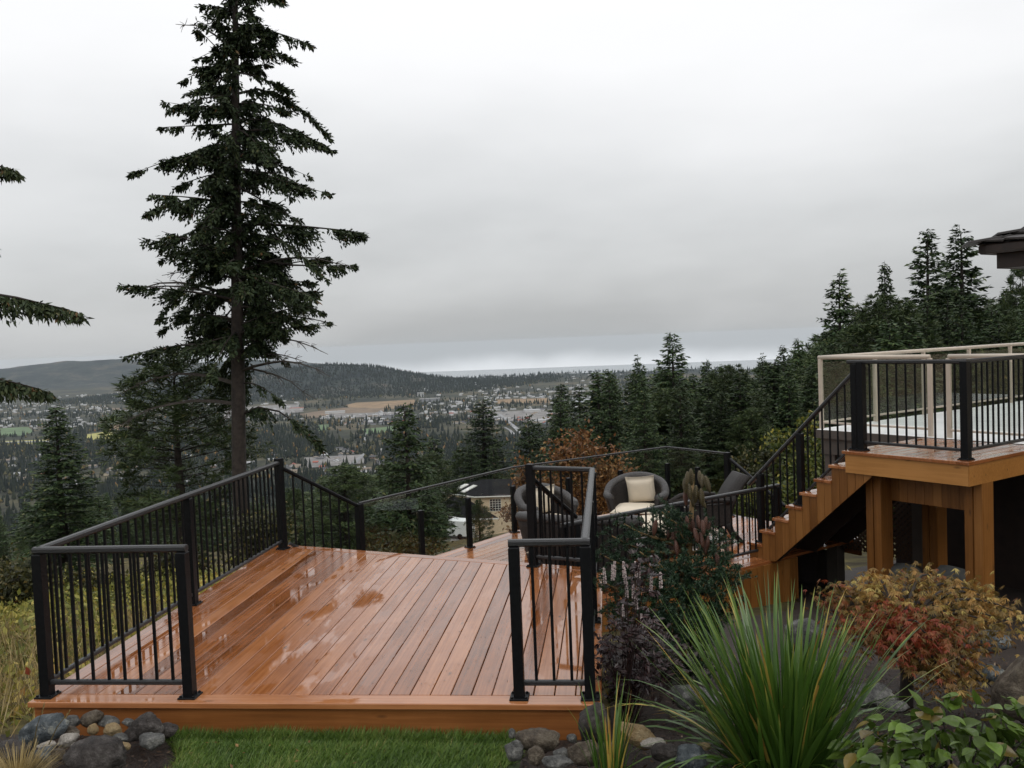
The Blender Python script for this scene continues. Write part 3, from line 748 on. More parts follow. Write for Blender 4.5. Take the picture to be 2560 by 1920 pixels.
# 5 lower deck near edge
t = thing('deck_railing', 'black picket railing along the near edge of the lower deck', 'railing', (1, 11.4, ZL))
G0, G1, Gm = uv(6.12, -8.17), uv(9.88, -8.17), uv(8.0, -8.17)
rail_run(t, G0, Gm, ZL, ZL, .97, (.03, 0)); rail_run(t, Gm, G1, ZL, ZL, .97, (0, .03))
for p in (G0, Gm, G1): post(t, *p, ZL, .93, U40)
# 6 glass railing round the lower deck
t = thing('glass_railing', 'frameless glass railing with slim black top rail around the lower deck', 'railing', (-.5, 14.5, ZL))
Kp, Mp_, Np = (-1.575, 14.21), (1.05, 16.36), (1.99, 15.26)
HG = 1.075
def lerp2(a, b, f): return (a[0]+(b[0]-a[0])*f, a[1]+(b[1]-a[1])*f)
post(t, *B_, ZL, 1.06, math.radians(59), w=.085); post(t, *Np, ZL, HG+.005, U40, w=.085)
def find(a, b, X):                          # where along a-b the photo shows a post
    f = 0; best = (1e9, 0)
    for i in range(201):
        p = lerp2(a, b, i/200); e = abs(px((*p, ZL+.5))[0]-X)
        if e < best[0]: best = (e, i/200)
    return lerp2(a, b, best[1])
seq = [B_, find(B_, Kp, 1052), find(B_, Kp, 1172), Kp, find(Kp, Mp_, 1421), find(Kp, Mp_, 1552), Mp_, find(Mp_, Np, 1745), Np]
for p in seq[1:-1]: post(t, *p, ZL, .76, U40, w=.068)
for a, b in zip(seq[:-1], seq[1:]):
    aa, bb = lerp2(a, b, .03), lerp2(a, b, .97)
    part('glass_pane', bar((*aa, ZL+.08+.48), (*bb, ZL+.08+.48), .01, .96, .001), M['glass'], t)
for a, b in ((B_, Kp), (Kp, Mp_), (Mp_, Np)):
    part('top_rail', bar((*a, ZL+HG-.012), (*b, ZL+HG-.012), .034, .026, .006), M['wetblack'], t)
# 7 rail going down behind N
t = thing('stair_railing', 'black railing sloping down to the right from the glass corner post', 'railing', (2.4, 14.8, ZL))
rail_run(t, (2.03, 15.21), (2.75, 14.36), ZL-.07, ZL-.72, 1.06, wet=False, sp=.11)
post(t, 2.77, 14.33, ground(2.77, 14.33)-.05, ZL-.72+1.0-ground(2.77, 14.33), U40, plate=False)
# 8 rail of the stairs
t = thing('stair_railing', 'long black railing climbing the stairs to the platform', 'railing', (*uv(9.55, -7.4), ZL))
sv0, sv1 = ST_V1+.12, ST_V1+7*RUN+.02
S0, S1 = uv(9.56, sv0), uv(9.56, sv1)
zs0, zs1 = ZL+.2+.06, ZP+.03
rail_run(t, S0, S1, zs0, zs1, .93, (.28, 0), wet=True, bot=.02, sp=.118)
for k in (0, 3):
    v = sv0+RUN*k; p = uv(9.56, v); post(t, *p, ZL+.2*(k+1), .93+.02, U40, w=.075)
p = uv(9.56, sv1+.03); post(t, *p, ZP, 1.06, U40, w=.075)
# 9 platform railing
t = thing('deck_railing', 'black picket railing around the stair platform corner', 'railing', (*uv(9.6, -5.9), ZP))
P0, P1, P2 = uv(9.55, sv1+.125), uv(9.55, -5.29), uv(11.75, -5.29)
for p in (P0, P1): post(t, *p, ZP, H1-.01, U40, w=.082)
post(t, *P2, ZP, H1-.05, U40)
rail_run(t, P0, P1, ZP, ZP, H1+.01, (.18, .03), sp=.115); rail_run(t, P1, P2, ZP, ZP, H1+.01, (0, .03), sp=.115)

# ================================================================== HOUSE AND ITS DECK (right)
def house_deck():
    t = thing('house_deck', 'white-surfaced upper deck of the house with grey edge trim', 'deck', (*uv(13, -6.5), ZP-.3))
    u0, v0 = 11.15, -8.45
    part('deck_surface', prism([uv(u0, v0), uv(18.6, v0), uv(18.6, -3.4), uv(u0, -3.4)], ZP-.03, ZP+.012, .006), M['vinyl'], t)
    part('edge_trim', prism([uv(u0-.02, v0-.02), uv(u0-.0005, v0-.02), uv(u0-.0005, -5.15), uv(u0-.02, -5.15)], ZP-.12, ZP+.005, .003), M['greytrim'], t)
    part('rim_joist', prism([uv(u0+.04, v0+.04), uv(u0+.08, v0+.04), uv(u0+.08, -5.2), uv(u0+.04, -5.2)], ZP-.36, ZP-.1215, .002), M['greytrim'], t)
    part('rim_joist', prism([uv(u0+.0805, v0+.04), uv(17.5, v0+.04), uv(17.5, v0+.08), uv(u0+.0805, v0+.08)], ZP-.36, ZP-.031, .002), M['greytrim'], t)
    for a, c in ((u0+.16, v0+.16), (u0+.16, -6.9), (14.3, v0+.16), (17.3, v0+.16)):
        p = uv(a, c); h = .09
        part('support_post', prism([uv(a-h, c-h), uv(a+h, c-h), uv(a+h, c+h), uv(a-h, c+h)], ground(*p)-.2, ZP-.361, .003), M['greytrim'], t)
    # lattice skirt
    z0, z1 = ZP-1.75, ZP-.37
    la = uv(u0+.12, v0+.3); 
    L = []
    wv = 1.5
    for sgn in (1, -1):
        s = -1.4
        while s < wv:
            pts = []
            for (vv, zz) in ((s, z0), (s+(z1-z0), z1)):
                pts.append((vv if sgn > 0 else wv-vv, zz))
            (a, za), (c, zc) = pts
            def cl(v_, z_, v2, z2, lim):
                f = (lim-v_)/(v2-v_); return lim, z_+(z2-z_)*f
            if max(a, c) > 0 and min(a, c) < wv:
                if a < 0: a, za = cl(a, za, c, zc, 0)
                if a > wv: a, za = cl(a, za, c, zc, wv)
                if c < 0: c, zc = cl(c, zc, a, za, 0)
                if c > wv: c, zc = cl(c, zc, a, za, wv)
                o_ = .0 if sgn > 0 else .012
                part('lattice_slat', bar((*uv(u0+.12+o_, v0+.28+a), za), (*uv(u0+.12+o_, v0+.28+c), zc), .01, .032, .001), M['lattice'], t)
            s += .085
house_deck()

def beige_railing():
    t = thing('glass_railing', 'beige metal and glass railing around the white house deck', 'railing', (*uv(11.3, -7), ZP))
    z = ZP+.012; h = 1.07
    u0, v0 = 11.2, -8.4
    def bpost(u, v, s=.05):
        part('post', prism([uv(u-s/2, v-s/2), uv(u+s/2, v-s/2), uv(u+s/2, v+s/2), uv(u-s/2, v+s/2)], z, z+h-.02, .006), M['beige'], t)
    fr = [(u0, v0), (u0, -6.68), (u0, -6.42), (u0, -4.85), (u0, -3.6)]
    bk = [(u0, v0), (u0+1.35, v0), (u0+2.7, v0), (u0+4.1, v0), (u0+5.5, v0), (u0+6.9, v0)]
    for p in fr: bpost(*p)
    for p in bk[1:]: bpost(*p)
    for seq_, gaps in ((fr, (1,)), (bk, ())):
        for i in range(len(seq_)-1):
            if i in gaps: continue
            a, c = seq_[i], seq_[i+1]
            part('bottom_rail', bar((*uv(*a), z+.1), (*uv(*c), z+.1), .035, .03, .006), M['beige'], t)
            part('glass_pane', bar((*uv(*a), z+.56), (*uv(*c), z+.56), .008, .87, .001), M['glass'], t)
    def rnd(a, c):
        part('top_rail', tube([(*uv(*a), z+h), (*uv(*c), z+h)], .03, 12), M['beige'], t, True)
    rnd((u0, v0-.03), (u0, -6.68)); rnd((u0, -6.42), (u0, -4.85)); rnd((u0, -4.83), (u0, -3.6)); rnd((u0+.02, v0), (u0+6.9, v0))
beige_railing()

def house():
    t = thing('house', 'brown house with dark shingle eave at the right edge', 'house', (9.2, 12.5, -2))
    P = at(2457, 612, 12.6)                      # gutter corner
    O = np.array([P[0], P[1]]); zg = P[2]
    U_ = np.array(UD); V_ = np.array(VD)
    def q(a, c): return tuple(O+U_*a+V_*c)       # a away along the eave, c towards the garden
    def bx(a0, a1, c0, c1, z0, z1): return prism([q(a0, c0), q(a1, c0), q(a1, c1), q(a0, c1)], z0, z1, .002)
    A1, C1 = 8.0, 6.5
    part('gutter', bar((*q(0, 0), zg-.06), (*q(A1, 0), zg-.06), .12, .14, .03), M['darkwood'], t)
    part('gutter', bar((*q(0, .062), zg-.06), (*q(0, C1), zg-.06), .12, .139, .03), M['darkwood'], t)
    part('fascia_board', bx(.12, A1, .12, .16, zg-.33, zg-.02), M['darkwood'], t); part('fascia_board', bx(.12, .16, .1605, C1, zg-.33, zg-.021), M['darkwood'], t)
    part('soffit', bx(.1605, A1, .1605, C1, zg-.325, zg-.29), M['darkwood'], t)
    part('wall', bx(.75, A1-.6, .75, C1, -1.2, zg-.3255), M['stucco'], t)
    part('wall_corner_board', bx(.69, .81, .69, .81, -.2, zg-.326), M['darkwood'], t)
    R_ = 3.0; hz = zg+R_*.36
    rf = part('roof', ([(*q(-.05, -.05), zg), (*q(A1, -.05), zg), (*q(A1, C1), zg), (*q(-.05, C1), zg), (*q(R_, R_), hz), (*q(A1, R_), hz), (*q(A1, C1), hz), (*q(R_, C1), hz)],
                       [(0, 1, 5, 4), (3, 0, 4, 7), (4, 5, 6, 7), (1, 2, 6, 5), (2, 3, 7, 6), (0, 3, 2, 1)]), M['shingle'], t)
    rng = random.Random(8)
    sh = mesh('shingle', *prism([(0, 0), (.29, 0), (.29, .42), (0, .42)], 0, .03, .006), M['shingle'])
    sl = math.atan(.36)
    for r in range(7):                            # two faces of shingle courses and the hip caps
        off = -.09+r*.27
        a = off+.12
        while a < off+2.0:
            for (aa, cc, yaw) in ((a, off, U40), (off, a+.29, U40-PI/2)):
                p = q(aa, cc)
                o = obj('shingle', sh, rf, (*p, zg+.03+(off)*.36+rng.uniform(0, .012)))
                if yaw == U40:
                    o.rotation_euler = Matrix(((UD[0], VD[0], 0), (UD[1], VD[1], 0), (0, 0, -1))).to_3x3().to_euler()
                    o.matrix_basis = Matrix.Translation(o.location) @ Matrix(((UD[0], VD[0], 0, 0), (UD[1], VD[1], .0, 0), (0, .36, 1, 0), (0, 0, 0, 1)))
                else:
                    o.matrix_basis = Matrix.Translation(o.location) @ Matrix(((-VD[0], UD[0], 0, 0), (-VD[1], UD[1], 0, 0), (0, .36, 1, 0), (0, 0, 0, 1)))
            a += .3
    for r in range(9):
        f = -.16+r*.26
        p = q(f, f); d = np.array([UD[0]+VD[0], UD[1]+VD[1]])/math.sqrt(2); e = np.array([UD[0]-VD[0], UD[1]-VD[1]])/math.sqrt(2)
        p = np.array(p)-e*.145
        o = obj('shingle', sh, rf); o.matrix_basis = Matrix(((e[0], d[0], 0, p[0]), (e[1], d[1], 0, p[1]), (0, .26, 1, zg+.075+f*.36), (0, 0, 0, 1)))
house()

# under-platform wall and stored things
def store():
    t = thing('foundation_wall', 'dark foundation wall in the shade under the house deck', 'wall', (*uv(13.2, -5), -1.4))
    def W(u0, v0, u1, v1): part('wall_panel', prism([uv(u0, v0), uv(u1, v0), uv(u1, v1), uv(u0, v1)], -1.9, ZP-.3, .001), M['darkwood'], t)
    W(12.4, -8.0, 12.55, -3.6); W(11.25, -3.75, 12.395, -3.6)  # walls coloured near black to deepen the shade of the void
    rng = random.Random(4)
    fabric = plain('shade_toned_sack', (.05, .052, .05), rough=.8); card = plain('cardboard', (.1, .06, .035), rough=.9); teal = plain('teal_tarp', (.012, .03, .036), rough=.6)  # sack, card and tarp colours darkened to imitate the deep shade here
    def lump(name, lab, cat, P, sx, sy, sz, mat, seed):
        V, F = [], []; n, k = 14, 9
        for i in range(k+1):
            th = PI*i/k
            for j in range(n):
                ph = 2*PI*j/n
                q = Vector((math.sin(th)*math.cos(ph), math.sin(th)*math.sin(ph), math.cos(th)))
                r = 1+.22*noise.noise(q*1.8+Vector((seed*7, 0, 0)))
                q.z = max(q.z, -.55)
                V.append((P[0]+q.x*sx*r, P[1]+q.y*sy*r, P[2]+q.z*sz*r))
        F = [(i*n+j, i*n+(j+1) % n, (i+1)*n+(j+1) % n, (i+1)*n+j) for i in range(k) for j in range(n)]
        tag(part(name, (V, F), mat, None, True), lab, cat)
    def gp(X, Y, YY, dz): p = at(X, Y, YY); return (p[0], p[1], ground(p[0], p[1])+dz)
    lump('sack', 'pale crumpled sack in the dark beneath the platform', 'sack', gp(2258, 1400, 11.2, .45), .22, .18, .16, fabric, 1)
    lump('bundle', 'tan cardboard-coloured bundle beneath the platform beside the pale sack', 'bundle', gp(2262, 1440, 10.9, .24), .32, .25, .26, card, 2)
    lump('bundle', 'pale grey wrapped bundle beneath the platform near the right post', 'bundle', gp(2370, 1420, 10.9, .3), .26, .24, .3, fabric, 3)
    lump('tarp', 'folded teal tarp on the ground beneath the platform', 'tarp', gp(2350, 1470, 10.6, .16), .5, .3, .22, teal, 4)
store()

# ================================================================== WICKER FURNITURE
def wicker_mat():
    m, n, l, b = material('dark_wicker')
    tcn = nd(m, 'ShaderNodeTexCoord')
    mp_ = nd(m, 'ShaderNodeMapping'); mp_.inputs['Scale'].default_value = (1, 1, 1); l.new(tcn.outputs['Object'], mp_.inputs[0])
    w1 = nd(m, 'ShaderNodeTexWave', Scale=22.0, Distortion=.4, bands_direction='Z'); l.new(mp_.outputs[0], w1.inputs['Vector'])
    ns = nd(m, 'ShaderNodeTexNoise', Scale=35.0); l.new(mp_.outputs[0], ns.inputs['Vector'])
    r = ramp_node(m, [(.3, (.008, .006, .0055)), (.7, (.032, .026, .023))]); 
    a = nd(m, 'ShaderNodeMath', operation='MULTIPLY'); l.new(w1.outputs['Fac'], a.inputs[0]); l.new(ns.outputs['Fac'], a.inputs[1])
    a2 = nd(m, 'ShaderNodeMath', operation='MULTIPLY'); a2.inputs[1].default_value = 1.6; l.new(a.outputs[0], a2.inputs[0])
    l.new(a2.outputs[0], r.inputs['Fac']); l.new(r.outputs[0], b.inputs['Base Color'])
    bp = nd(m, 'ShaderNodeBump', Strength=.8, Distance=.008); l.new(a.outputs[0], bp.inputs['Height']); l.new(bp.outputs[0], b.inputs['Normal'])
    b.inputs['Roughness'].default_value = .55; b.inputs['Specular IOR Level'].default_value = .3
    return m
M['wicker_rim'] = plain('grey_wicker_rim', (.045, .042, .041), rough=.55, var=.5, scale=60, bump=.8, bscale=90)  # rim a paler grey than the woven shell
M['wicker'] = wicker_mat()
M['cushion'] = plain('beige_cushion', (.66, .58, .46), rough=.9, var=.06, scale=4, bump=.3, bscale=200)
def pillow(w, d, h, n=10):                   # puffed square cushion, local coords, centre at 0
    V, F = [], []
    for s in (1, -1):
        for i in range(n+1):
            for j in range(n+1):
                a, c = i/n*2-1, j/n*2-1
                e = max(0, (1-a**4))*max(0, (1-c**4))
                pin = 1-.07*(1-abs(a))*(abs(c))-.0
                V.append((a*w/2*(1-.06*(1-c*c)*abs(a)), c*d/2*(1-.06*(1-a*a)*abs(c)), s*(h/2*e**.55+.004)))
    m = (n+1)**2
    for i in range(n):
        for j in range(n):
            a = i*(n+1)+j; F.append((a, a+n+1, a+n+2, a+1)); F.append((m+a+1, m+a+n+2, m+a+n+1, m+a))
    edge = [i*(n+1) for i in range(n+1)]+[n*(n+1)+j for j in range(1, n+1)]+[i*(n+1)+n for i in range(n-1, -1, -1)]+[j for j in range(n-1, 0, -1)]
    for k in range(len(edge)):
        a, c = edge[k], edge[(k+1) % len(edge)]; F.append((a, c, m+c, m+a))
    return V, F
def xf(VF, mat4): return [tuple(mat4 @ Vector(v)) for v in VF[0]], VF[1]
def tub_seat(name, label, cat, pos, face, w, dep, hback, harm, group=None, throw=True, a0=-38, a1=218, taper=.72):
    """rounded wicker tub: face = heading the sitter looks towards"""
    t = thing(name, label, cat, (*pos, ZL), group)
    Mx = Matrix.Translation((*pos, ZL)) @ Matrix.Rotation(face-PI/2, 4, 'Z')
    n, k = 40, 7
    def ring(f, inner, zf):
        th = math.radians(a0+(a1-a0)*f)
        # th 90 = back (-y local), arms forward
        ex = math.cos(th); ey = -math.sin(th)
        z = harm+(hback-harm)*max(0, math.sin(th))**.8 if math.sin(th) > 0 else harm
        z -= .05*max(0, -math.sin(th))
        r = (1-.0*inner); z2 = .06+(z-.06)*zf
        sc = taper+(1-taper)*zf
        wx, wy = w/2*sc, dep/2*sc
        i_ = .085*inner
        return (ex*(wx-i_), ey*(wy-i_), z2)
    V, F = [], []
    for i in range(n+1):
        f = i/n
        col = [ring(f, 0, q/k) for q in range(k+1)]+[ring(f, 1, 1-q/k*.62) for q in range(k+1)]
        V += col
    m = 2*(k+1)
    for i in range(n):
        for q in range(m-1): F.append((i*m+q, (i+1)*m+q, (i+1)*m+q+1, i*m+q+1))
    F.append(tuple(range(m))); F.append(tuple(range(n*m, n*m+m))[::-1])
    part('shell', xf((V, F), Mx), M['wicker'], t, True)
    rim = [ring(i/n, .5, 1) for i in range(n+1)]
    part('rim', xf(tube([(p[0]*1.0, p[1]*1.0, p[2]+.012) for p in rim], .062, 8), Mx), M['wicker_rim'], t, True)
    part('seat_frame', xf(lathe([(.9, .06), (.97, .3), (.9, .31)], 28), Mx @ Matrix.Diagonal((w/2*.82, dep/2*.8, 1, 1))), M['wicker'], t, True)
    sw, sdp = w*.66, dep*.66
    ns = 1 if w < 1.2 else 2
    for q in range(ns):
        x = 0 if ns == 1 else (q-.5)*sw*.56
        part('seat_cushion', xf(pillow(sw/ns*1.12, sdp*1.05, .15), Mx @ Matrix.Translation((x, .05, .385))), M['cushion'], t, True)
    for sx in (-1, 1):
        for sy in (-1, 1):
            part('foot', xf(lathe([(.025, 0), (.03, .08)], 8, sx*w*.26, sy*dep*.26), Mx), M['black'], t)
    if throw:
        Tp = Mx @ Matrix.Translation((-.05, -dep*.24, .66)) @ Matrix.Rotation(.07, 4, 'Y') @ Matrix.Rotation(PI/2-.28, 4, 'X')
        tag(part('throw_pillow', xf(pillow(.46, .46, .19), Tp), M['cushion'], None, True), throw, 'pillow')
    return t
def xy(X, Y, D): p = at(X, Y, D); return (p[0], p[1])
tub_seat('wicker_chair', 'rounded wicker tub chair with beige pillow against the glass railing', 'chair', xy(1590, 1230, 14.0), math.radians(-100), 1.0, .95, .84, .62,
         throw='square beige throw pillow on the central wicker tub chair')
tub_seat('wicker_chair', 'wicker tub chair partly hidden behind the sloping stair railing', 'chair', xy(1366, 1250, 13.2), math.radians(-52), .95, .9, .84, .64,
         throw='beige throw pillow seen through the sloping stair railing pickets')
tub_seat('wicker_loveseat', 'dark wicker loveseat with its back turned to the near deck', 'loveseat', xy(1446, 1290, 11.3), math.radians(72), 1.68, 1.0, .86, .78, throw=None, taper=.8)
def ottoman():
    p = xy(1642, 1300, 12.6)
    t = thing('ottoman', 'round beige cushioned ottoman beside the dark wicker loveseat', 'ottoman', (*p, ZL))
    part('base', lathe([(.30, .02), (.36, .1), (.38, .3), (.37, .32)], 32, p[0], p[1], ZL), M['wicker'], t, True)
    part('cushion', lathe([(.36, .322), (.43, .36), (.445, .41), (.43, .46), (.36, .5), (.2, .52), (.02, .525)], 32, p[0], p[1], ZL), M['cushion'], t, True)
    part('welt', lathe([(.445, .405), (.452, .412), (.445, .419)], 32, p[0], p[1], ZL), M['wicker'], t, True)
ottoman()
def coffee_table():
    p = xy(1490, 1272, 12.75)
    t = thing('coffee_table', 'low glass-topped wicker coffee table between the seats', 'table', (*p, ZL))
    part('table_base', lathe([(.26, .02), (.22, .2), (.3, .4)], 24, p[0], p[1], ZL), M['wicker'], t, True)
    gm = plain('tempered_glass_top', (.55, .62, .6), rough=.05, var=.05)
    part('table_top', lathe([(.5, .40), (.51, .41), (.5, .42)], 40, p[0], p[1], ZL), gm, t)
coffee_table()
def recliner():
    p = np.array(xy(1752, 1290, 13.4)); f = math.radians(195)
    t = thing('wicker_armchair', 'high-backed wicker armchair seen from the side near the glass corner', 'chair', (*p, ZL))
    Mx = Matrix.Translation((*p, ZL)) @ Matrix.Rotation(f-PI/2, 4, 'Z')
    # local: y forward, x right
    bk = []
    for i in range(9):
        s = i/8; bk.append((-.30-.34*s+.06*math.sin(PI*s), .36+.62*s))
    V, F = [], []
    for (y, z) in bk:
        for x in (-.3, .3):
            V += [(x, y, z)]
    for (y, z) in bk:
        for x in (-.3, .3): V += [(x, y-.05, z-.01)]
    n = len(bk)
    for i in range(n-1):
        a = 2*i; F += [(a, a+1, a+3, a+2), (2*n+a+2, 2*n+a+3, 2*n+a+1, 2*n+a), (a, a+2, 2*n+a+2, 2*n+a), (a+1, 2*n+a+1, 2*n+a+3, a+3)]
    F += [(0, 2*n, 2*n+1, 1), (2*n-2, 2*n-1, 4*n-1, 4*n-2)]
    part('backrest', xf((V, F), Mx), M['wicker'], t, True)
    part('seat', xf(box(-.3, .3, -.32, .34, .26, .36), Mx), M['wicker'], t)
    part('seat_cushion', xf(pillow(.58, .62, .14), Mx @ Matrix.Translation((0, .03, .43))), M['cushion'], t, True)
    for s in (-1, 1):
        part('armrest', xf(tube([(s*.33, -.36, .62), (s*.34, -.1, .66), (s*.34, .2, .64), (s*.33, .36, .56), (s*.33, .4, .42)], .035, 8), Mx), M['wicker'], t, True)
        for pts in ([(s*.3, -.3, .3), (s*.3, -.36, .16), (s*.3, -.52, 0)], [(s*.3, .32, .4), (s*.3, .36, .2), (s*.3, .34, 0)]):
            part('leg', xf(tube(pts, [.06, .045, .03], 8), Mx), M['wicker'], t, True)
        V = [(s*.31, -.34, .62), (s*.31, .38, .56), (s*.31, .34, .3), (s*.31, -.36, .2), (s*.31, -.5, 0.02), (s*.31, -.3, .25)]
        part('side_panel', xf(box(s*.31-.012, s*.31+.012, -.33, .33, .28, .6), Mx), M['wicker'], t)
recliner()

# ================================================================== TREES
BARK = plain('fir_bark', (.028, .021, .017), rough=.9, var=.5, scale=7, bump=.8, bscale=18)
TWIG = plain('dead_twig_bark', (.05, .042, .036), rough=.9, var=.3)
FIR = foliage('fir_needles', [(0, (.018, .036, .015)), (.5, (.042, .069, .027)), (.85, (.08, .105, .037)), (1, (.125, .125, .045))], rough=.6, spec=.2, objvar=.3)
PINE = foliage('pine_needles', [(0, (.022, .038, .015)), (.5, (.052, .08, .028)), (.85, (.1, .125, .042)), (1, (.16, .145, .055))], rough=.55, spec=.25, objvar=.28)
HEROF = foliage('old_fir_needles', [(0, (.012, .022, .010)), (.5, (.027, .042, .017)), (.85, (.055, .068, .025)), (1, (.11, .06, .025))], rough=.6, spec=.2, objvar=0)

def fir_branch(rng, out, base, az, L, elev, droop, tw=.42, hang=.25, step=.13, leaf=.24, lw=.085, fill=1.0, start=.1, clump=0):
    """one bough: axis points + sprays of needle twigs along both sides"""
    h = np.array([math.cos(az), math.sin(az), 0.0]); s = np.array([-h[1], h[0], 0.0])
    n = max(4, int(L/step*2*fill))
    t = np.sort(rng.uniform(start, 1, n))
    if clump:
        cc = rng.uniform(start, 1, max(2, int(L/clump))); t = np.sort(np.clip(rng.choice(cc, n)+rng.normal(0, .1/L, n), start*.7, 1.0))
    def axis(t):
        t = np.asarray(t)[..., None]
        return base+h*L*t*math.cos(elev)+np.array([0, 0, 1.0])*(L*(math.sin(elev)*t-droop*t**2+.12*droop*t**4))
    A = axis(t); side = np.where(np.arange(n) % 2 == 0, 1.0, -1.0)
    tl = tw*L*np.clip(1.05-t, .05, 1)**.75*np.clip(t*3, .4, 1)*rng.uniform(.6, 1.2, n)+.12
    hg = hang*rng.uniform(.3, 1.6, n)
    D = unit(h*.8+s*side[:, None]*rng.uniform(.45, 1.0, n)[:, None]+np.array([0, 0, -1.0])*hg[:, None])
    k = np.maximum(1, np.ceil(tl/(leaf*.62)).astype(int))
    idx = np.repeat(np.arange(n), k)
    fr = np.concatenate([np.arange(q)/max(q, 1) for q in k])
    P = A[idx]+D[idx]*(tl[idx]*fr)[:, None]+np.array([0, 0, -1.0])*(hg[idx]*.35*(tl[idx]*fr)**2)[:, None]
    m = len(P)
    dd = unit(D[idx]+rng.normal(0, .45, (m, 3))+np.array([0, 0, -.25])*hg[idx][:, None])
    sd = unit(np.cross(dd, rng.normal(0, 1, (m, 3))*.7+np.array([0, 0, 1.0])))
    out['q'].append(leaf_quads(P, dd, sd, leaf*rng.uniform(.7, 1.25, m), lw*rng.uniform(.7, 1.3, m), .4))
    # the bright new growth sits towards the tips
    out['t'].append(np.clip(rng.normal(.42, .2, m)+.18*(t[idx]-.5)+out.get('shift', 0), 0, 1))
    out['b'].append((axis(np.linspace(0, .95, 5)), np.linspace(.011*L+.012, .006, 5)))
def stub_tubes(brs, sides=3):
    V, F = [], []
    for pts, rad in brs:
        n = len(V); v, f = tube([tuple(p) for p in pts], list(rad), sides); V += v; F += [tuple(i+n for i in q) for q in f]
    return V, F
def make_conifer(seed, H=18.0, rmax=2.6, base=.12, gap=.42, per=5, style='fir', leaf=.26, lw=.1):
    rng = np.random.default_rng(seed); out = {'q': [], 't': [], 'b': []}
    z = H*base
    while z < H*.985:
        f = (z-H*base)/(H*(1-base))
        prof = (1-f)**.85*min(1, .55+f*2.5) if style != 'pine' else (1-f**2.2)**.8*min(1, .45+f*1.6)
        nb = per if f < .9 else 4
        a0 = rng.uniform(0, 6.28)
        for i in range(nb):
            L = rmax*prof*rng.uniform(.62, 1.15)+.18
            if rng.uniform() < .07: continue
            az = a0+i*2*PI/nb+rng.normal(0, .25)
            el_ = math.radians(-8+52*f**1.4+rng.normal(0, 6)); zz = z+rng.uniform(-.15, .15)
            if style == 'pine':
                pine_branch(rng, out, np.array([0, 0, zz]), az, L, math.radians(5+35*f), leaf)
            else:
                fir_branch(rng, out, np.array([0, 0, zz]), az, L, el_, .22*(1-f)+.05, hang=.34 if style == 'fir' else .55, leaf=leaf, lw=lw*1.25, step=.125)
        z += gap*(1-.35*f)*rng.uniform(.8, 1.2)
    if style != 'pine':                                # leader
        fir_branch(rng, out, np.array([0, 0, H*.95]), 0, H*.05, math.radians(86), 0, leaf=leaf*.8, lw=lw*.8)
    me = big_mesh('crown', np.concatenate(out['q']), 4, FIR if style != 'pine' else PINE, np.concatenate(out['t']))
    tr = [tube([(0, 0, -.6), (0.02, 0, H*.25), (-.03, .03, H*.55), (0, 0, H*.97)], [H*.014+.04, H*.0115+.03, H*.007+.02, .012], 8), stub_tubes(out['b'])]
    V, F = join(*tr)
    return me, mesh('trunk', V, F, BARK, True), H, rmax
def pine_branch(rng, out, base, az, L, elev, leaf):
    h = np.array([math.cos(az)*math.cos(elev), math.sin(az)*math.cos(elev), math.sin(elev)]); s = np.array([-math.sin(az), math.cos(az), 0.0])
    nt_ = max(3, int(L*8)); t = np.clip(1-rng.power(2.2, nt_)*.0-rng.exponential(.28, nt_), .15, 1)
    C_ = base+h*(L*t)[:, None]+s*(rng.normal(0, .2, nt_)*L*(.35+.5*(1-t)))[:, None]+np.array([0, 0, 1.0])*(rng.normal(.05, .1, nt_)*L)[:, None]
    k = 15
    idx = np.repeat(np.arange(nt_), k); m = len(idx)
    d = unit(rng.normal(0, 1, (m, 3))+np.array([0, 0, .5])+h*.5)
    sd = unit(np.cross(d, rng.normal(0, 1, (m, 3))))
    out['q'].append(leaf_quads(C_[idx], d, sd, leaf*rng.uniform(.8, 1.4, m), np.full(m, leaf*.16), .5))
    out['t'].append(np.clip(rng.normal(.45, .2, m), 0, 1))
    out['b'].append((np.stack([base+h*L*q for q in (0, .5, .95)]), [.012*L+.012, .01*L+.006, .006]))
PROTO = {
    'fir': [make_conifer(11), make_conifer(12, H=18, rmax=3.1, gap=.46, base=.06), make_conifer(13, H=18, rmax=2.7, gap=.5, base=.2)],
    'spruce': [make_conifer(21, H=18, rmax=1.9, style='spruce', gap=.4, base=.04), make_conifer(22, H=18, rmax=2.2, style='spruce', gap=.44, base=.1)],
    'pine': [make_conifer(31, H=14, rmax=3.0, style='pine', gap=.62, base=.25, leaf=.3), make_conifer(32, H=14, rmax=2.6, style='pine', gap=.55, base=.12, leaf=.28)],
    'young': [make_conifer(41, H=8, rmax=1.9, gap=.3, base=.03, leaf=.2, lw=.075)],
}
def put_tree(kind, var, x, y, top, width, label, cat='tree', group=None, name=None, base=None):
    me, tr, H, rm = PROTO[kind][var % len(PROTO[kind])]
    zg = ground(x, y) if base is None else base
    h = max(1.5, top-zg); sz = h/H; sx = width/2/rm*1.45
    t = thing(name or (kind+'_tree' if kind != 'young' else 'fir_tree'), label, cat, (x, y, zg-.1), group)
    a = random.Random(int(x*97+y*13)).uniform(0, 6.28)
    obj('trunk', tr, t, (x, y, zg-.1), (0, 0, a), (sx, sx, sz)); obj('crown', me, t, (x, y, zg-.1), (0, 0, a), (sx, sx, sz))
    return t
def tree_px(kind, var, X, Ytop, D, wpx, label, group=None, **k):
    p = at(X, Ytop, D); return put_tree(kind, var, p[0], p[1], p[2], wpx/FPX*D, label, group=group, **k)

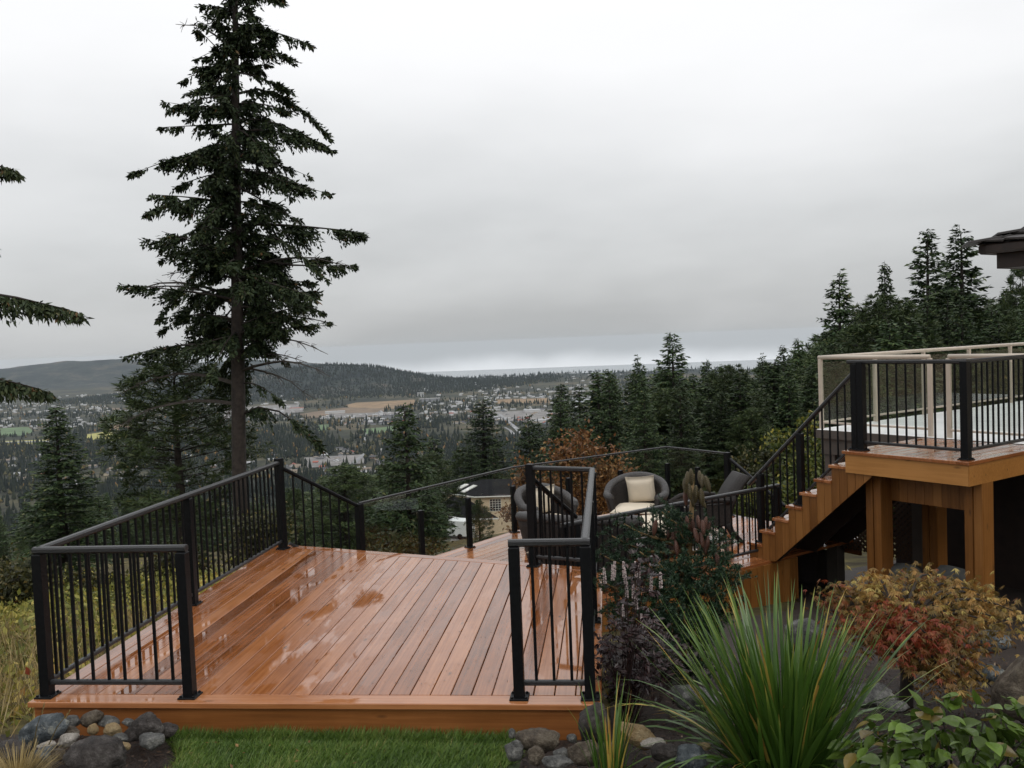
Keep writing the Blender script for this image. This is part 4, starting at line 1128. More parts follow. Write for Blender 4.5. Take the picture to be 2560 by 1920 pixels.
# --- trees that can be picked out one by one in the photograph
tree_px('fir', 0, 2097, 668, 46, 190, 'tall open-branched fir left of the beige railing corner post')
tree_px('spruce', 0, 2211, 645, 50, 110, 'slender spire-topped spruce between the open fir and the pair of tall trees')
tree_px('fir', 2, 2318, 566, 52, 215, 'broad dark fir, left of the two tall trees beyond the house deck')
tree_px('fir', 0, 2402, 556, 47, 225, 'pointed fir, right of the two tall trees beyond the house deck')
tree_px('fir', 1, 2480, 760, 42, 200, 'low fir below the house eave behind the beige railing')
tree_px('pine', 1, 2556, 640, 44, 130, 'pine cut by the right picture edge under the house eave')
tree_px('fir', 2, 1679, 826, 62, 190, 'tallest fir in the middle of the forest behind the glass railing')
tree_px('fir', 0, 1594, 884, 66, 120, 'fir just left of the tallest forest fir')
tree_px('spruce', 1, 1521, 918, 70, 110, 'slender spruce at the left shoulder of the forest')
tree_px('fir', 1, 1403, 957, 155, 165, 'dark conical fir standing left of the main forest edge')
tree_px('fir', 0, 1206, 992, 165, 175, 'dark conical fir in front of the valley highway')
tree_px('spruce', 0, 1764, 892, 64, 90, 'thin-topped spruce right of the tallest forest fir')
tree_px('fir', 2, 1802, 906, 70, 90, 'dense fir behind the thin-topped spruce')
tree_px('spruce', 1, 1830, 912, 75, 70, 'narrow spruce in the gap of the forest skyline')
tree_px('fir', 2, 1957, 858, 60, 130, 'fir on the rising skyline below the tall open-branched fir')
tree_px('spruce', 0, 1996, 838, 62, 90, 'bare-tipped spruce on the rising skyline')
tree_px('fir', 0, 1905, 880, 66, 110, 'fir at the foot of the rising skyline')
tree_px('young', 0, 1010, 1010, 36, 190, 'bright green fir standing left of the cream house')
tree_px('young', 0, 1320, 1040, 160, 120, 'small fir below the curve of the valley highway')
tree_px('fir', 1, 138, 1005, 34, 230, 'spreading fir on the left between deck railing and town')
tree_px('pine', 0, 432, 872, 31, 330, 'bushy green pine just left of the tall fir trunk')
tree_px('pine', 1, 860, 1158, 44, 190, 'rounded young pine behind the near deck far left corner')
tree_px('pine', 1, 1196, 1244, 40, 60, 'small pine sapling in front of the cream house', name='pine_sapling')
tree_px('young', 0, 1084, 1095, 150, 130, 'fir filling the gap behind the bright green fir')
tree_px('fir', 0, 1650, 1010, 40, 250, 'pale lit fir standing close behind the glass railing corner')
tree_px('fir', 1, 1770, 960, 38, 230, 'feathery fir close behind the right end of the glass railing')

# --- forest filling the slope: skyline limit read from the photograph
SKX = [-300, 0, 330, 520, 640, 700, 850, 950, 1050, 1130, 1250, 1330, 1420, 1500, 1600, 1750, 1850, 1950, 2050, 2130, 2300, 2700]
SKY = [1225, 1235, 1225, 1235, 1235, 1215, 1175, 1150, 1130, 1105, 1080, 1030, 970, 918, 905, 912, 915, 885, 850, 780, 700, 690]
def fill_forest():
    rng = random.Random(77); made = 0; tries = 0
    # rows by distance so that the near ones do not swallow everything
    for (d0, d1, n, h0, h1) in ((24, 40, 30, 5, 11), (38, 62, 74, 9, 18), (60, 105, 120, 12, 24), (100, 190, 110, 15, 26), (170, 380, 90, 15, 24)):
        k = 0; tries = 0
        while k < n and tries < 4000:
            tries += 1
            D = rng.uniform(d0, d1); X = rng.uniform(-200, 2750)
            if D > 190: X = rng.uniform(-200, 1000)
            p = at(X, 1000, D); x, y = p[0], p[1]
            if x > 1.0 and y < 26 and x < 14: continue
            if D < 40 and 560 < X < 640: continue
            if D < 44 and 640 < X < 1250: continue
            if D < 34 and -50 < X < 330: continue
            if D < 152 and 1085 < X < 1400: continue
            if D < 62 and 1230 < X < 1600: continue
            zg = ground(x, y); lim = np.interp(X, SKX, SKY)+abs(rng.gauss(0, 65))
            h = rng.uniform(h0, h1); top = zg+h
            zl_ = at(X, lim, D)[2]
            if top > zl_: top = zl_
            elif (X > 1250 or X < 620) and zl_-zg < 25 and rng.random() < .75: top = zl_
            if top-zg < 4: continue
            kind = rng.choice(['fir', 'fir', 'fir', 'spruce', 'pine', 'young'] if X < 1300 else ['fir', 'fir', 'fir', 'spruce', 'spruce', 'pine'])
            hh = top-zg
            big = 'tall' if hh > 13 else 'low' if hh < 8 else 'mid-height'
            kn = {'fir': 'fir', 'spruce': 'narrow spruce', 'pine': 'pine', 'young': 'dense young fir'}[kind]
            far = D > 60
            if X < 700: wh = 'far down the wooded slope left of the tall fir' if far else 'on the left slope behind the deck railing'
            elif X < 1450: wh = 'far below the glass railing around the cream house' if far else 'just beyond the glass railing'
            elif X < 1900: wh = 'deep in the forest behind the glass railing corner' if far else 'at the front of the forest behind the glass railing corner'
            else: wh = 'deep in the forest beyond the house deck' if far else 'at the front of the forest beyond the house deck'
            lab = f'{big} dark {kn} {wh}'; gr = f'{big} {kn} trees {wh}'
            wd = hh*(rng.uniform(.26, .36) if kind != 'pine' else rng.uniform(.38, .5))
            put_tree(kind, rng.randrange(3), x, y, top, wd, lab, group=gr); k += 1
fill_forest()

# --- the tall fir
def hero_fir():
    D = 28.0
    pts = [at(588, -190, D), at(588, 0, D), at(591, 600, D), at(596, 1000, D), at(598, 1200, D)]
    bx_, by_ = pts[-1][0]+.03, pts[-1][1]; zg = ground(bx_, by_)
    t = thing('fir_tree', 'very tall open fir with a bare lower trunk rising left of centre', 'tree', (bx_, by_, zg-.3))
    axis = [np.array([bx_, by_, zg-.3])]+[p for p in pts[::-1]]
    part('trunk', tube([tuple(p) for p in axis], [.30, .235, .225, .17, .085, .03], 12), BARK, t, True)
    def trunk_at(z):
        zs = [p[2] for p in axis]; return np.array([np.interp(z, zs, [p[i] for p in axis]) for i in range(3)])
    rng = np.random.default_rng(9); out = {'q': [], 't': [], 'b': []}
    dead = []
    # boughs read off the photograph: tip pixel, attach-row pixel, foliage fill
    B = [(760, 90, 60, 1), (770, 170, 120, 1), (745, 40, 20, 1), (800, 318, 235, 1), (842, 385, 300, 1), (860, 500, 420, .9), (848, 385, 330, 1), (905, 570, 560, 1), (868, 655, 640, .9),
         (840, 750, 690, .9), (780, 775, 730, .8), (700, 800, 770, 1), (690, 850, 800, .9), (815, 1120, 1040, 1.0), (720, 1010, 960, .5), (740, 235, 180, 1), (760, 300, 260, .9), (820, 690, 600, .7),
         (500, 60, 90, .5), (442, 195, 150, .8), (440, 270, 260, 1), (366, 448, 380, 1), (396, 390, 375, .7), (430, 470, 430, .8), (402, 545, 520, .8), (420, 600, 560, .9), (480, 720, 690, .8), (405, 825, 760, .9),
         (415, 800, 800, .8), (296, 892, 865, .5), (470, 560, 540, 1), (520, 880, 850, .8), (430, 330, 310, .7), (500, 150, 130, .9), (680, 300, 280, 1), (700, 460, 430, 1), (690, 640, 620, 1), (500, 660, 640, 1)]
    for X, Y, Ya, f in B:
        zt = at(590, Ya, D)[2]; b0 = trunk_at(zt)
        tip = at(X, Y, D); yaw = rng.uniform(-.55, .55)
        v = tip-b0; L = math.hypot(v[0], 0)/math.cos(yaw)
        az = (0 if v[0] > 0 else PI)+yaw
        Lh = max(L, .5); dz = v[2]
        elev = math.radians(rng.uniform(-20, 40)); droop = (math.sin(elev)*Lh-dz)/Lh/.88
        fir_branch(rng, out, b0, az, Lh/math.cos(elev), elev, droop, tw=.2, hang=rng.uniform(.5, 1.3), step=.04, leaf=.16, lw=.075, fill=f*1.35, start=.12, clump=.3)
    # shorter boughs all round
    z = at(590, 880, D)[2]; ztop = pts[0][2]
    while z < ztop-.3:
        f = (z-at(590, 880, D)[2])/(ztop-at(590, 880, D)[2])
        for i in range(5):
            L = (3.4*(1-f)**.65+.6)*rng.uniform(.25, 1.0)
            fir_branch(rng, out, trunk_at(z+rng.uniform(-.2, .2)), rng.uniform(0, 2*PI), L, math.radians(rng.uniform(-30, 45)+14*f), rng.uniform(.0, .5), tw=.26, hang=rng.uniform(.4, 1.2), step=.05, leaf=.16, lw=.075, fill=1.15, start=.1, clump=.36)
        z += rng.uniform(.12, .6)
    me = big_mesh('crown', np.concatenate(out['q']), 4, HEROF, np.concatenate(out['t'])); obj('crown', me, t)
    V, F = stub_tubes(out['b'], 4); part('boughs', (V, F), BARK, t, True)
    # bare dead branches
    DB = [(440, 60, 130), (325, 725, 760), (310, 735, 745), (395, 600, 640), (405, 690, 700), (845, 815, 815), (820, 885, 860), (890, 670, 680), (790, 1000, 920), (830, 940, 930), (270, 1080, 1010), (560, 1050, 1000), (770, 905, 900), (460, 640, 660), (300, 985, 960)]
    for X, Y, Ya in DB:
        b0 = trunk_at(at(590, Ya, D)[2]); tip = at(X, Y, D+rng.uniform(-1.5, 1.5)); v = tip-b0; L = np.linalg.norm(v)
        P = [b0+v*s+np.array([0, 0, .10*L*math.sin(PI*s)])+rng.normal(0, .03, 3)*s for s in np.linspace(0, 1, 7)]
        tubes = [(P, np.linspace(.012*L+.016, .009, 7))]
        for q in range(int(L*6)):
            s = rng.uniform(.35, 1); k = int(s*6); b1 = P[min(k, 6)]
            d = unit(v/L+rng.normal(0, .55, 3)+np.array([0, 0, rng.choice([-.5, .15])])); l2 = rng.uniform(.15, .6)*(1.2-s*.6)
            tubes.append(([b1, b1+d*l2*.5+rng.normal(0, .02, 3), b1+d*l2+np.array([0, 0, -.05])], [.011, .009, .006]))
        V, F = stub_tubes(tubes, 3); part('dead_branch', (V, F), TWIG, t)
hero_fir()

# --- boughs reaching in from the left picture edge belong to a fir standing outside it
def edge_fir():
    D = 13.0
    b = at(-330, 900, D); zg = ground(b[0], b[1])
    t = thing('fir_tree', 'fir outside the left edge, only drooping bough tips reaching into view', 'tree', (b[0], b[1], zg-.3))
    part('trunk', tube([(b[0], b[1], zg-.3), (b[0], b[1], 3), (b[0], b[1], 9)], [.22, .18, .08], 10), BARK, t, True)
    rng = np.random.default_rng(4); out = {'q': [], 't': [], 'b': []}
    for X, Y, Ya in ((45, 425, 400), (205, 782, 730), (128, 980, 930), (-20, 610, 560), (-60, 840, 800)):
        b0 = np.array([b[0], b[1], at(-330, Ya, D)[2]]); tip = at(X, Y, D); v = tip-b0; L = abs(v[0])
        droop = (math.sin(.1)*L-v[2])/L/.88
        fir_branch(rng, out, b0, 0.0, L, .1, droop, tw=.13, hang=1.9, step=.016, leaf=.12, lw=.045, fill=.9, start=.25)
    for i in range(26):
        fir_branch(rng, out, np.array([b[0], b[1], rng.uniform(.5, 9)]), rng.uniform(PI*.6, PI*1.7), rng.uniform(1, 2), .1, .3, tw=.3, hang=.8, step=.12, leaf=.2, lw=.07)
    obj('crown', big_mesh('crown', np.concatenate(out['q']), 4, HEROF, np.clip(np.concatenate(out['t'])+.1, 0, 1)), t)
    V, F = stub_tubes(out['b'], 4); tag(part('boughs', (V, F), BARK, t, True), kind='stuff')
edge_fir()

# --- leafy trees and shrubs
LEAF = {}
def leafmat(key, stops, trans=.2):
    if key not in LEAF: LEAF[key] = foliage(key, stops, rough=.5, spec=.3, objvar=.15, trans=trans)
    return LEAF[key]
RUST = leafmat('rust_leaves', [(0, (.07, .03, .012)), (.5, (.19, .085, .03)), (.8, (.3, .15, .055)), (1, (.38, .24, .1))])
OLIVE = leafmat('olive_leaves', [(0, (.016, .02, .007)), (.5, (.042, .046, .015)), (.85, (.09, .08, .024)), (1, (.17, .12, .035))])
LIME = leafmat('yellow_green_leaves', [(0, (.025, .04, .01)), (.5, (.075, .1, .02)), (.8, (.19, .2, .04)), (1, (.38, .32, .06))])
MEADOW = leafmat('meadow_leaves', [(0, (.05, .06, .015)), (.4, (.15, .16, .035)), (.7, (.32, .28, .06)), (.92, (.48, .36, .1)), (1, (.26, .06, .035))])
def leafy(name, label, X, Ytop, D, wpx, hpx, mat, seed, leaf=.12, n=5000, group=None, stems=5, shape=1.0, density=.5):
    rng = np.random.default_rng(seed); top = at(X, Ytop, D); x, y = top[0], top[1]; wd = wpx/FPX*D; hh = hpx/FPX*D
    zg = ground(x, y); z0 = top[2]-hh
    t = thing(name, label, 'tree' if 'tree' in name else 'shrub', (x, y, zg-.1), group)
    br = []; cl = []
    for i in range(stems):
        a = rng.uniform(0, 2*PI); r = wd*.32*rng.uniform(.2, 1)
        e = np.array([x+math.cos(a)*r, y+math.sin(a)*r, z0+hh*rng.uniform(.55, .95)])
        b0 = np.array([x+rng.normal(0, .12), y+rng.normal(0, .12), zg-.1]); m = (b0+e)/2+rng.normal(0, .1, 3)*wd*.3
        br.append(([b0, m, e], [.02*hh+.01, .012*hh+.008, .006]))
        for j in range(7):
            s = rng.uniform(.25, 1); o = b0+(e-b0)*s; d = unit(rng.normal(0, 1, 3)+np.array([0, 0, .5])); l = wd*.28*rng.uniform(.4, 1)
            br.append(([o, o+d*l*.5, o+d*l], [.008*hh+.004, .006*hh+.003, .004])); cl.append((o+d*l*.8, l*.7)); cl.append((o+d*l*.4, l*.5))
        cl.append((e, wd*.16))
    k = n//len(cl); Q, T = [], []
    for c, r in cl:
        P = c+rng.normal(0, 1, (k, 3))*r*density*np.array([1, 1, .8]); d = unit(rng.normal(0, 1, (k, 3))+np.array([0, 0, -.2])); s = unit(np.cross(d, rng.normal(0, 1, (k, 3))))
        L = leaf*rng.uniform(.6, 1.3, k); Q.append(leaf_quads(P, d, s, L, L*.55)); T.append(np.clip(rng.normal(.45+rng.normal(0, .12), .22, k), 0, 1))
    obj('foliage', big_mesh('foliage', np.concatenate(Q), 4, mat, np.concatenate(T)), t)
    V, F = stub_tubes(br, 4); part('stems', (V, F), TWIG, t)
leafy('leafy_tree', 'rust-leaved small tree right of the cream house', 1322, 1150, 26, 150, 330, RUST, 1, .12, 4000, density=.7)
leafy('leafy_tree', 'tallest rust-leaved tree behind the U-shaped railing', 1415, 1085, 27, 210, 400, RUST, 2, .13, 8000, stems=6, density=.7)
leafy('leafy_tree', 'rust-leaved tree left of the central wicker chair', 1525, 1100, 26, 190, 380, RUST, 3, .13, 7000, stems=6, density=.7)
leafy('leafy_tree', 'yellow-green leafy tree behind the stair railing', 2010, 1000, 24, 220, 420, LIME, 5, .14, 6000)
leafy('bush', 'yellow-green shrub low behind the stair railing', 1985, 1150, 20, 230, 240, LIME, 6, .11, 5000)
leafy('leafy_tree', 'grey-green leafy tree between the glass corner and the stair railing', 1890, 1090, 28, 170, 280, OLIVE, 7, .13, 5000)
leafy('bush', 'yellow-tipped shrub beyond the railing sloping to the right', 1880, 1215, 18.5, 130, 120, LIME, 8, .1, 3500)
leafy('leafy_tree', 'yellowing tree behind the beige glass railing', 2440, 960, 22, 330, 260, OLIVE, 9, .14, 5000)
leafy('leafy_tree', 'olive leafy tree at the left edge behind the deck railing', 40, 1400, 15.5, 340, 330, OLIVE, 10, .1, 9000, stems=7)
leafy('bush', 'olive shrub seen through the left railing pickets', 240, 1440, 17, 260, 260, OLIVE, 11, .1, 6000)
leafy('bush', 'dark shrub behind the left railing centre post', 430, 1370, 19, 260, 240, OLIVE, 12, .1, 6000)
leafy('bush', 'light green shrub beyond the near deck far left corner', 640, 1280, 20, 300, 190, OLIVE, 13, .1, 5000)
leafy('bush', 'brown-leaved shrub below the glass railing near the bright fir', 1010, 1360, 17, 330, 150, OLIVE, 14, .1, 5000)

def meadow():
    rng = np.random.default_rng(8); N = 30000
    x = rng.uniform(-13, -4.32, N); y = 5.2+rng.power(1.0, N)*13
    k = (x < -4.45) | (y > 11.6); x, y = x[k], y[k]; n = len(x)
    lump = np.array([noise.noise(Vector((a*.9, b*.9, 3.0)))+.6*noise.noise(Vector((a*2.6, b*2.6, 7.0))) for a, b in zip(x, y)])
    k = lump > -.35; x, y, lump = x[k], y[k], lump[k]; n = len(x)
    zz = ground_np(x, y)+rng.uniform(0, 1, n)*np.clip(.22+.55*lump, .05, .8)*np.clip((-x-4.3)/1.5, .35, 1)
    P = np.stack([x, y, zz], 1); d = unit(rng.normal(0, 1, (n, 3))+np.array([0, 0, .7])); s = unit(np.cross(d, rng.normal(0, 1, (n, 3))))
    L = rng.uniform(.05, .13, n)
    patch = np.array([noise.noise(Vector((a*.5+9, b*.5, 1.0))) for a, b in zip(x, y)])
    me = big_mesh('meadow_plants', leaf_quads(P, d, s, L, L*.5), 4, MEADOW, np.clip(rng.normal(.5, .17, n)+.35*patch, 0, 1))
    tag(obj('meadow_plants', me), 'yellow-green weeds and low brush on the slope left of the deck', 'plants', kind='stuff')
    # dry grass stalks
    N = 9000; x = rng.uniform(-11, -4.35, N); y = rng.uniform(4.6, 12, N); P = np.stack([x, y, ground_np(x, y)], 1)
    d = unit(rng.normal(0, .35, (N, 3))+np.array([0, 0, 1.0])); s = unit(np.cross(d, rng.normal(0, 1, (N, 3))))
    STRAW = leafmat('straw', [(0, (.12, .09, .035)), (.5, (.3, .22, .09)), (1, (.45, .36, .18))])
    tag(obj('dry_grass', big_mesh('dry_grass', leaf_quads(P, d, s, rng.uniform(.2, .5, N), np.full(N, .008)), 4, STRAW, rng.uniform(0, 1, N))), 'dry straw-coloured grass among the weeds left of the deck', 'grass', kind='stuff')
meadow()

# ================================================================== THE VALLEY
def inpoly(x, y, poly):
    c = False; n = len(poly)
    for i in range(n):
        (x1, y1), (x2, y2) = poly[i], poly[i-1]
        if (y1 > y) != (y2 > y) and x < (x2-x1)*(y-y1)/(y2-y1)+x1: c = not c
    return c
OPEN_PX = [p for k, p in FIELDS if k != 'lot']
CLEAR_PX = [p for k, p in FIELDS]+[road([(1248, 1036), (1262, 1048), (1275, 1060), (1290, 1072), (1304, 1086)], 9)]
HW = {}
def wallmat(k):
    if k not in HW:
        c = {'white': (.5, .5, .49), 'cream': (.5, .43, .32), 'grey': (.3, .31, .32), 'brown': (.2, .13, .09), 'blue': (.22, .27, .32)}[k]
        HW[k] = plain(k+'_siding', c, rough=.8, var=.05)
    return HW[k]
def roofmat(k):
    if k not in HW:
        c = {'pale': (.36, .365, .37), 'darkgrey': (.06, .06, .065), 'redroof': (.3, .09, .06), 'tanroof': (.2, .16, .12)}[k]
        HW[k] = plain(k+'_roofing', c, rough=.7, var=.1)
    return HW[k]
GAB = {}
def house_meshes(wk, rk):
    if (wk, rk) not in GAB:
        V, F = box(-.5, .5, -.5, .5, -.25, .62)
        V = list(V)+[(-.5, 0, .95), (.5, 0, .95)]; F = list(F)+[(0+4, 6, 8), (5, 9, 7)]
        wme = mesh('wall', V, F, wallmat(wk))
        R = [(-.56, -.58, .56), (.56, -.58, .56), (.56, 0, 1.0), (-.56, 0, 1.0), (-.56, .58, .56), (.56, .58, .56), (-.56, -.58, .62), (.56, -.58, .62), (.56, 0, 1.06), (-.56, 0, 1.06), (-.56, .58, .62), (.56, .58, .62)]
        rme = mesh('roof', R, [(0, 1, 2, 3)[::-1], (3, 2, 5, 4)[::-1], (6, 7, 8, 9), (9, 8, 11, 10), (0, 1, 7, 6), (4, 10, 11, 5), (0, 6, 9, 3), (3, 9, 10, 4), (1, 2, 8, 7), (2, 5, 11, 8)], roofmat(rk))
        win = mesh('window', *join(*[box(a, a+.1, -.512, -.501, .2, .45) for a in (-.36, -.05, .26)]), M['pane'])
        GAB[(wk, rk)] = (wme, rme, win)
    return GAB[(wk, rk)]
ZONES = [  # px rectangles of settlement: x0,y0,x1,y1, houses, brightness
    (-60, 975, 330, 1035, 170), (-60, 1045, 330, 1072, 70), (560, 1122, 960, 1190, 60), (-60, 1135, 330, 1215, 46), (560, 1000, 760, 1050, 60),
    (800, 1030, 1040, 1062, 70), (1050, 985, 1260, 1060, 130), (1180, 965, 1500, 1000, 110), (1200, 1018, 1420, 1060, 60), (1060, 945, 1560, 968, 50), (440, 985, 560, 1100, 30), (270, 1110, 560, 1215, 26), (1330, 985, 1480, 1050, 30)]
def town():
    rng = random.Random(21); spots = []
    for x0, y0, x1, y1, n in ZONES:
        k = 0; tr = 0
        while k < n and tr < n*12:
            tr += 1
            X, Y = rng.uniform(x0, x1), rng.uniform(y0, y1)
            if any(inpoly(X, Y, p) for p in OPEN_PX) or any(inpoly(X, Y, p) for p in CLEAR_PX[-1:]): continue
            P = onz(X, Y, VZ); d = math.hypot(P[0], P[1])
            if d > 7000 or d < 1150: continue
            spots.append((d, P, X, Y)); k += 1
    spots.sort(key=lambda s: s[0])
    # every building that shows largest is a thing; the specks beyond are one mass
    AREA = lambda X: 'left of the tall fir' if X < 560 else 'between the tall fir and the bright green fir' if X < 1000 else 'right of the bright green fir'
    for i, (d, P, X, Y) in enumerate(spots[:290]):
        wk = rng.choice(['white', 'white', 'cream', 'grey', 'brown', 'blue', 'white']); rk = rng.choice(['pale', 'pale', 'darkgrey', 'darkgrey', 'tanroof', 'redroof'] if rng.random() < .5 else ['pale', 'darkgrey', 'tanroof'])
        L, W, H = rng.uniform(11, 20), rng.uniform(8, 12), rng.uniform(5, 8); a = rng.choice([.3, .3+PI/2, .1, .5])+rng.gauss(0, .08)
        zg = ground(P[0], P[1])
        rn = {'pale': 'pale-roofed', 'darkgrey': 'dark-roofed', 'tanroof': 'brown-roofed', 'redroof': 'red-roofed'}[rk]
        t = thing('town_house', f'{rn} {wk} house in the valley town {AREA(X)}', 'house', (P[0], P[1], zg), f'{rn} {wk} houses in the valley {AREA(X)}')
        wme, rme, win = house_meshes(wk, rk)
        for nm, me in (('wall', wme), ('roof', rme))+((('window', win),) if i < 60 else ()):
            obj(nm, me, t, (P[0], P[1], zg), (0, 0, a), (L, W, H))
    rest = spots[290:]
    V, F = [], []; Vr, Fr = [], []
    for d, P, X, Y in rest:
        L, W, H = rng.uniform(10, 22), rng.uniform(8, 14), rng.uniform(4, 8); a = rng.uniform(0, 3); zg = ground(P[0], P[1])
        c, s = math.cos(a), math.sin(a)
        for (B_v, B_f, VV, FF) in ((box(-.5, .5, -.5, .5, -.2, .65)[0], box(0, 1, 0, 1, 0, 1)[1], V, F),
                                  ([(-.55, -.57, .6), (.55, -.57, .6), (.55, 0, 1.0), (-.55, 0, 1.0), (-.55, .57, .6), (.55, .57, .6)], [(0, 1, 2, 3), (3, 2, 5, 4), (0, 3, 4), (1, 5, 2)], Vr, Fr)):
            n = len(VV)
            VV += [(P[0]+(x*L*c-y*W*s), P[1]+(x*L*s+y*W*c), zg+z*H) for x, y, z in B_v]; FF += [tuple(i+n for i in q) for q in B_f]
    t = tag(part('distant_houses', (V, F), wallmat('white')), 'mass of tiny pale buildings in the far valley town', 'buildings', kind='stuff')
    q = part('roofs', (Vr, Fr), roofmat('pale'), t); tag(q, kind='stuff')
town()
# larger blocks one can tell apart
def block(label, X, Y, wpx, hm, dep, wk, rk, name='warehouse', storeys=0, ang=0.25):
    P = onz(X, Y, VZ); D = P[1]; Lm = wpx/FPX*D; zg = ground(P[0], P[1])
    t = thing(name, label, 'building', (P[0], P[1], zg))
    c, s = math.cos(ang), math.sin(ang)
    R = Matrix.Translation((P[0], P[1], zg)) @ Matrix.Rotation(ang, 4, 'Z')
    part('wall', xf(box(-Lm/2, Lm/2, -dep/2, dep/2, -2, hm), R), wallmat(wk), t)
    part('roof', xf(prism([(-Lm/2-.6, -dep/2-.6), (Lm/2+.6, -dep/2-.6), (Lm/2+.6, dep/2+.6), (-Lm/2-.6, dep/2+.6)], hm+.01, hm+1.2, .3), R), roofmat(rk), t)
    wm = mesh('window', *box(-1.1, 1.1, -.08, .0, 0, 1.7), M['pane'])
    for k in range(storeys):
        n = int(Lm/5)
        for i in range(n):
            o = obj('window', wm, t); o.matrix_basis = R @ Matrix.Translation((-Lm/2+(i+.5)*Lm/n, -dep/2-.02, 1.2+k*3.0))
block('long white warehouse on bare ground right of the tall fir', 838, 1034, 50, 9, 30, 'white', 'pale')
block('grey four-storey apartment block with pale roof near the brown field', 1075, 1004, 52, 14, 22, 'grey', 'pale', 'apartment_block', 4)
block('pale apartment block above the grey four-storey one', 1052, 993, 16, 18, 20, 'white', 'pale', 'apartment_block', 5)
block('low red-roofed store in the commercial strip behind the tall fir', 742, 1024, 34, 7, 30, 'white', 'redroof', 'store')
block('long pale store left of the red-roofed one', 690, 1033, 40, 7, 40, 'white', 'pale', 'store')
block('white flat-roofed store right of the highway', 1330, 1030, 40, 8, 40, 'white', 'pale', 'store')
block('pale store low beside the highway near the dark conical fir', 1352, 1056, 34, 7, 30, 'white', 'pale', 'store')
block('dark three-storey apartment block left of the bright green fir', 975, 1046, 46, 11, 18, 'grey', 'darkgrey', 'apartment_block', 3)
block('pale building at the head of the highway', 1215, 1022, 40, 9, 30, 'cream', 'pale', 'store')
block('long pale greenhouse row beyond the vineyard left of the pine', 395, 1022, 40, 5, 30, 'white', 'pale', 'greenhouse')

# cars on the highway
def cars():
    rng = random.Random(3)
    cm = [plain('car_white', (.7, .7, .7), rough=.3), plain('car_dark', (.03, .03, .035), rough=.3)]
    for i, (X, Y, lab) in enumerate(((1270, 1056, 'uppermost dark car on the valley highway'), (1279, 1064, 'second car down the valley highway'), (1287, 1070, 'third car down the valley highway'), (1295, 1078, 'lowest car on the valley highway'))):
        P = onz(X, Y, VZ+2.9); a = 2.2; R = Matrix.Translation(tuple(P)) @ Matrix.Rotation(a, 4, 'Z')
        t = thing('car', lab, 'car', tuple(P), None)
        V = []; prof = [(-2.3, .3), (2.3, .3), (2.35, .8), (1.3, .95), (.7, 1.45), (-1.2, 1.45), (-2.0, .95), (-2.35, .85)]
        V = [(x, y, z) for y in (-.9, .9) for x, z in prof]; n = len(prof)
        F = [tuple(range(n)), tuple(range(n, 2*n))[::-1]]+[(k, n+k, n+(k+1) % n, (k+1) % n) for k in range(n)]
        part('body', xf((V, F), R), cm[i % 2 if i else 1], t)
        for wx in (-1.4, 1.4):
            for wy in (-.92, .92):
                part('wheel', xf(lathe([(.33, -.1), (.33, .1)], 10), R @ Matrix.Translation((wx, wy, .33)) @ Matrix.Rotation(PI/2, 4, 'X')), M['black'], t)
cars()

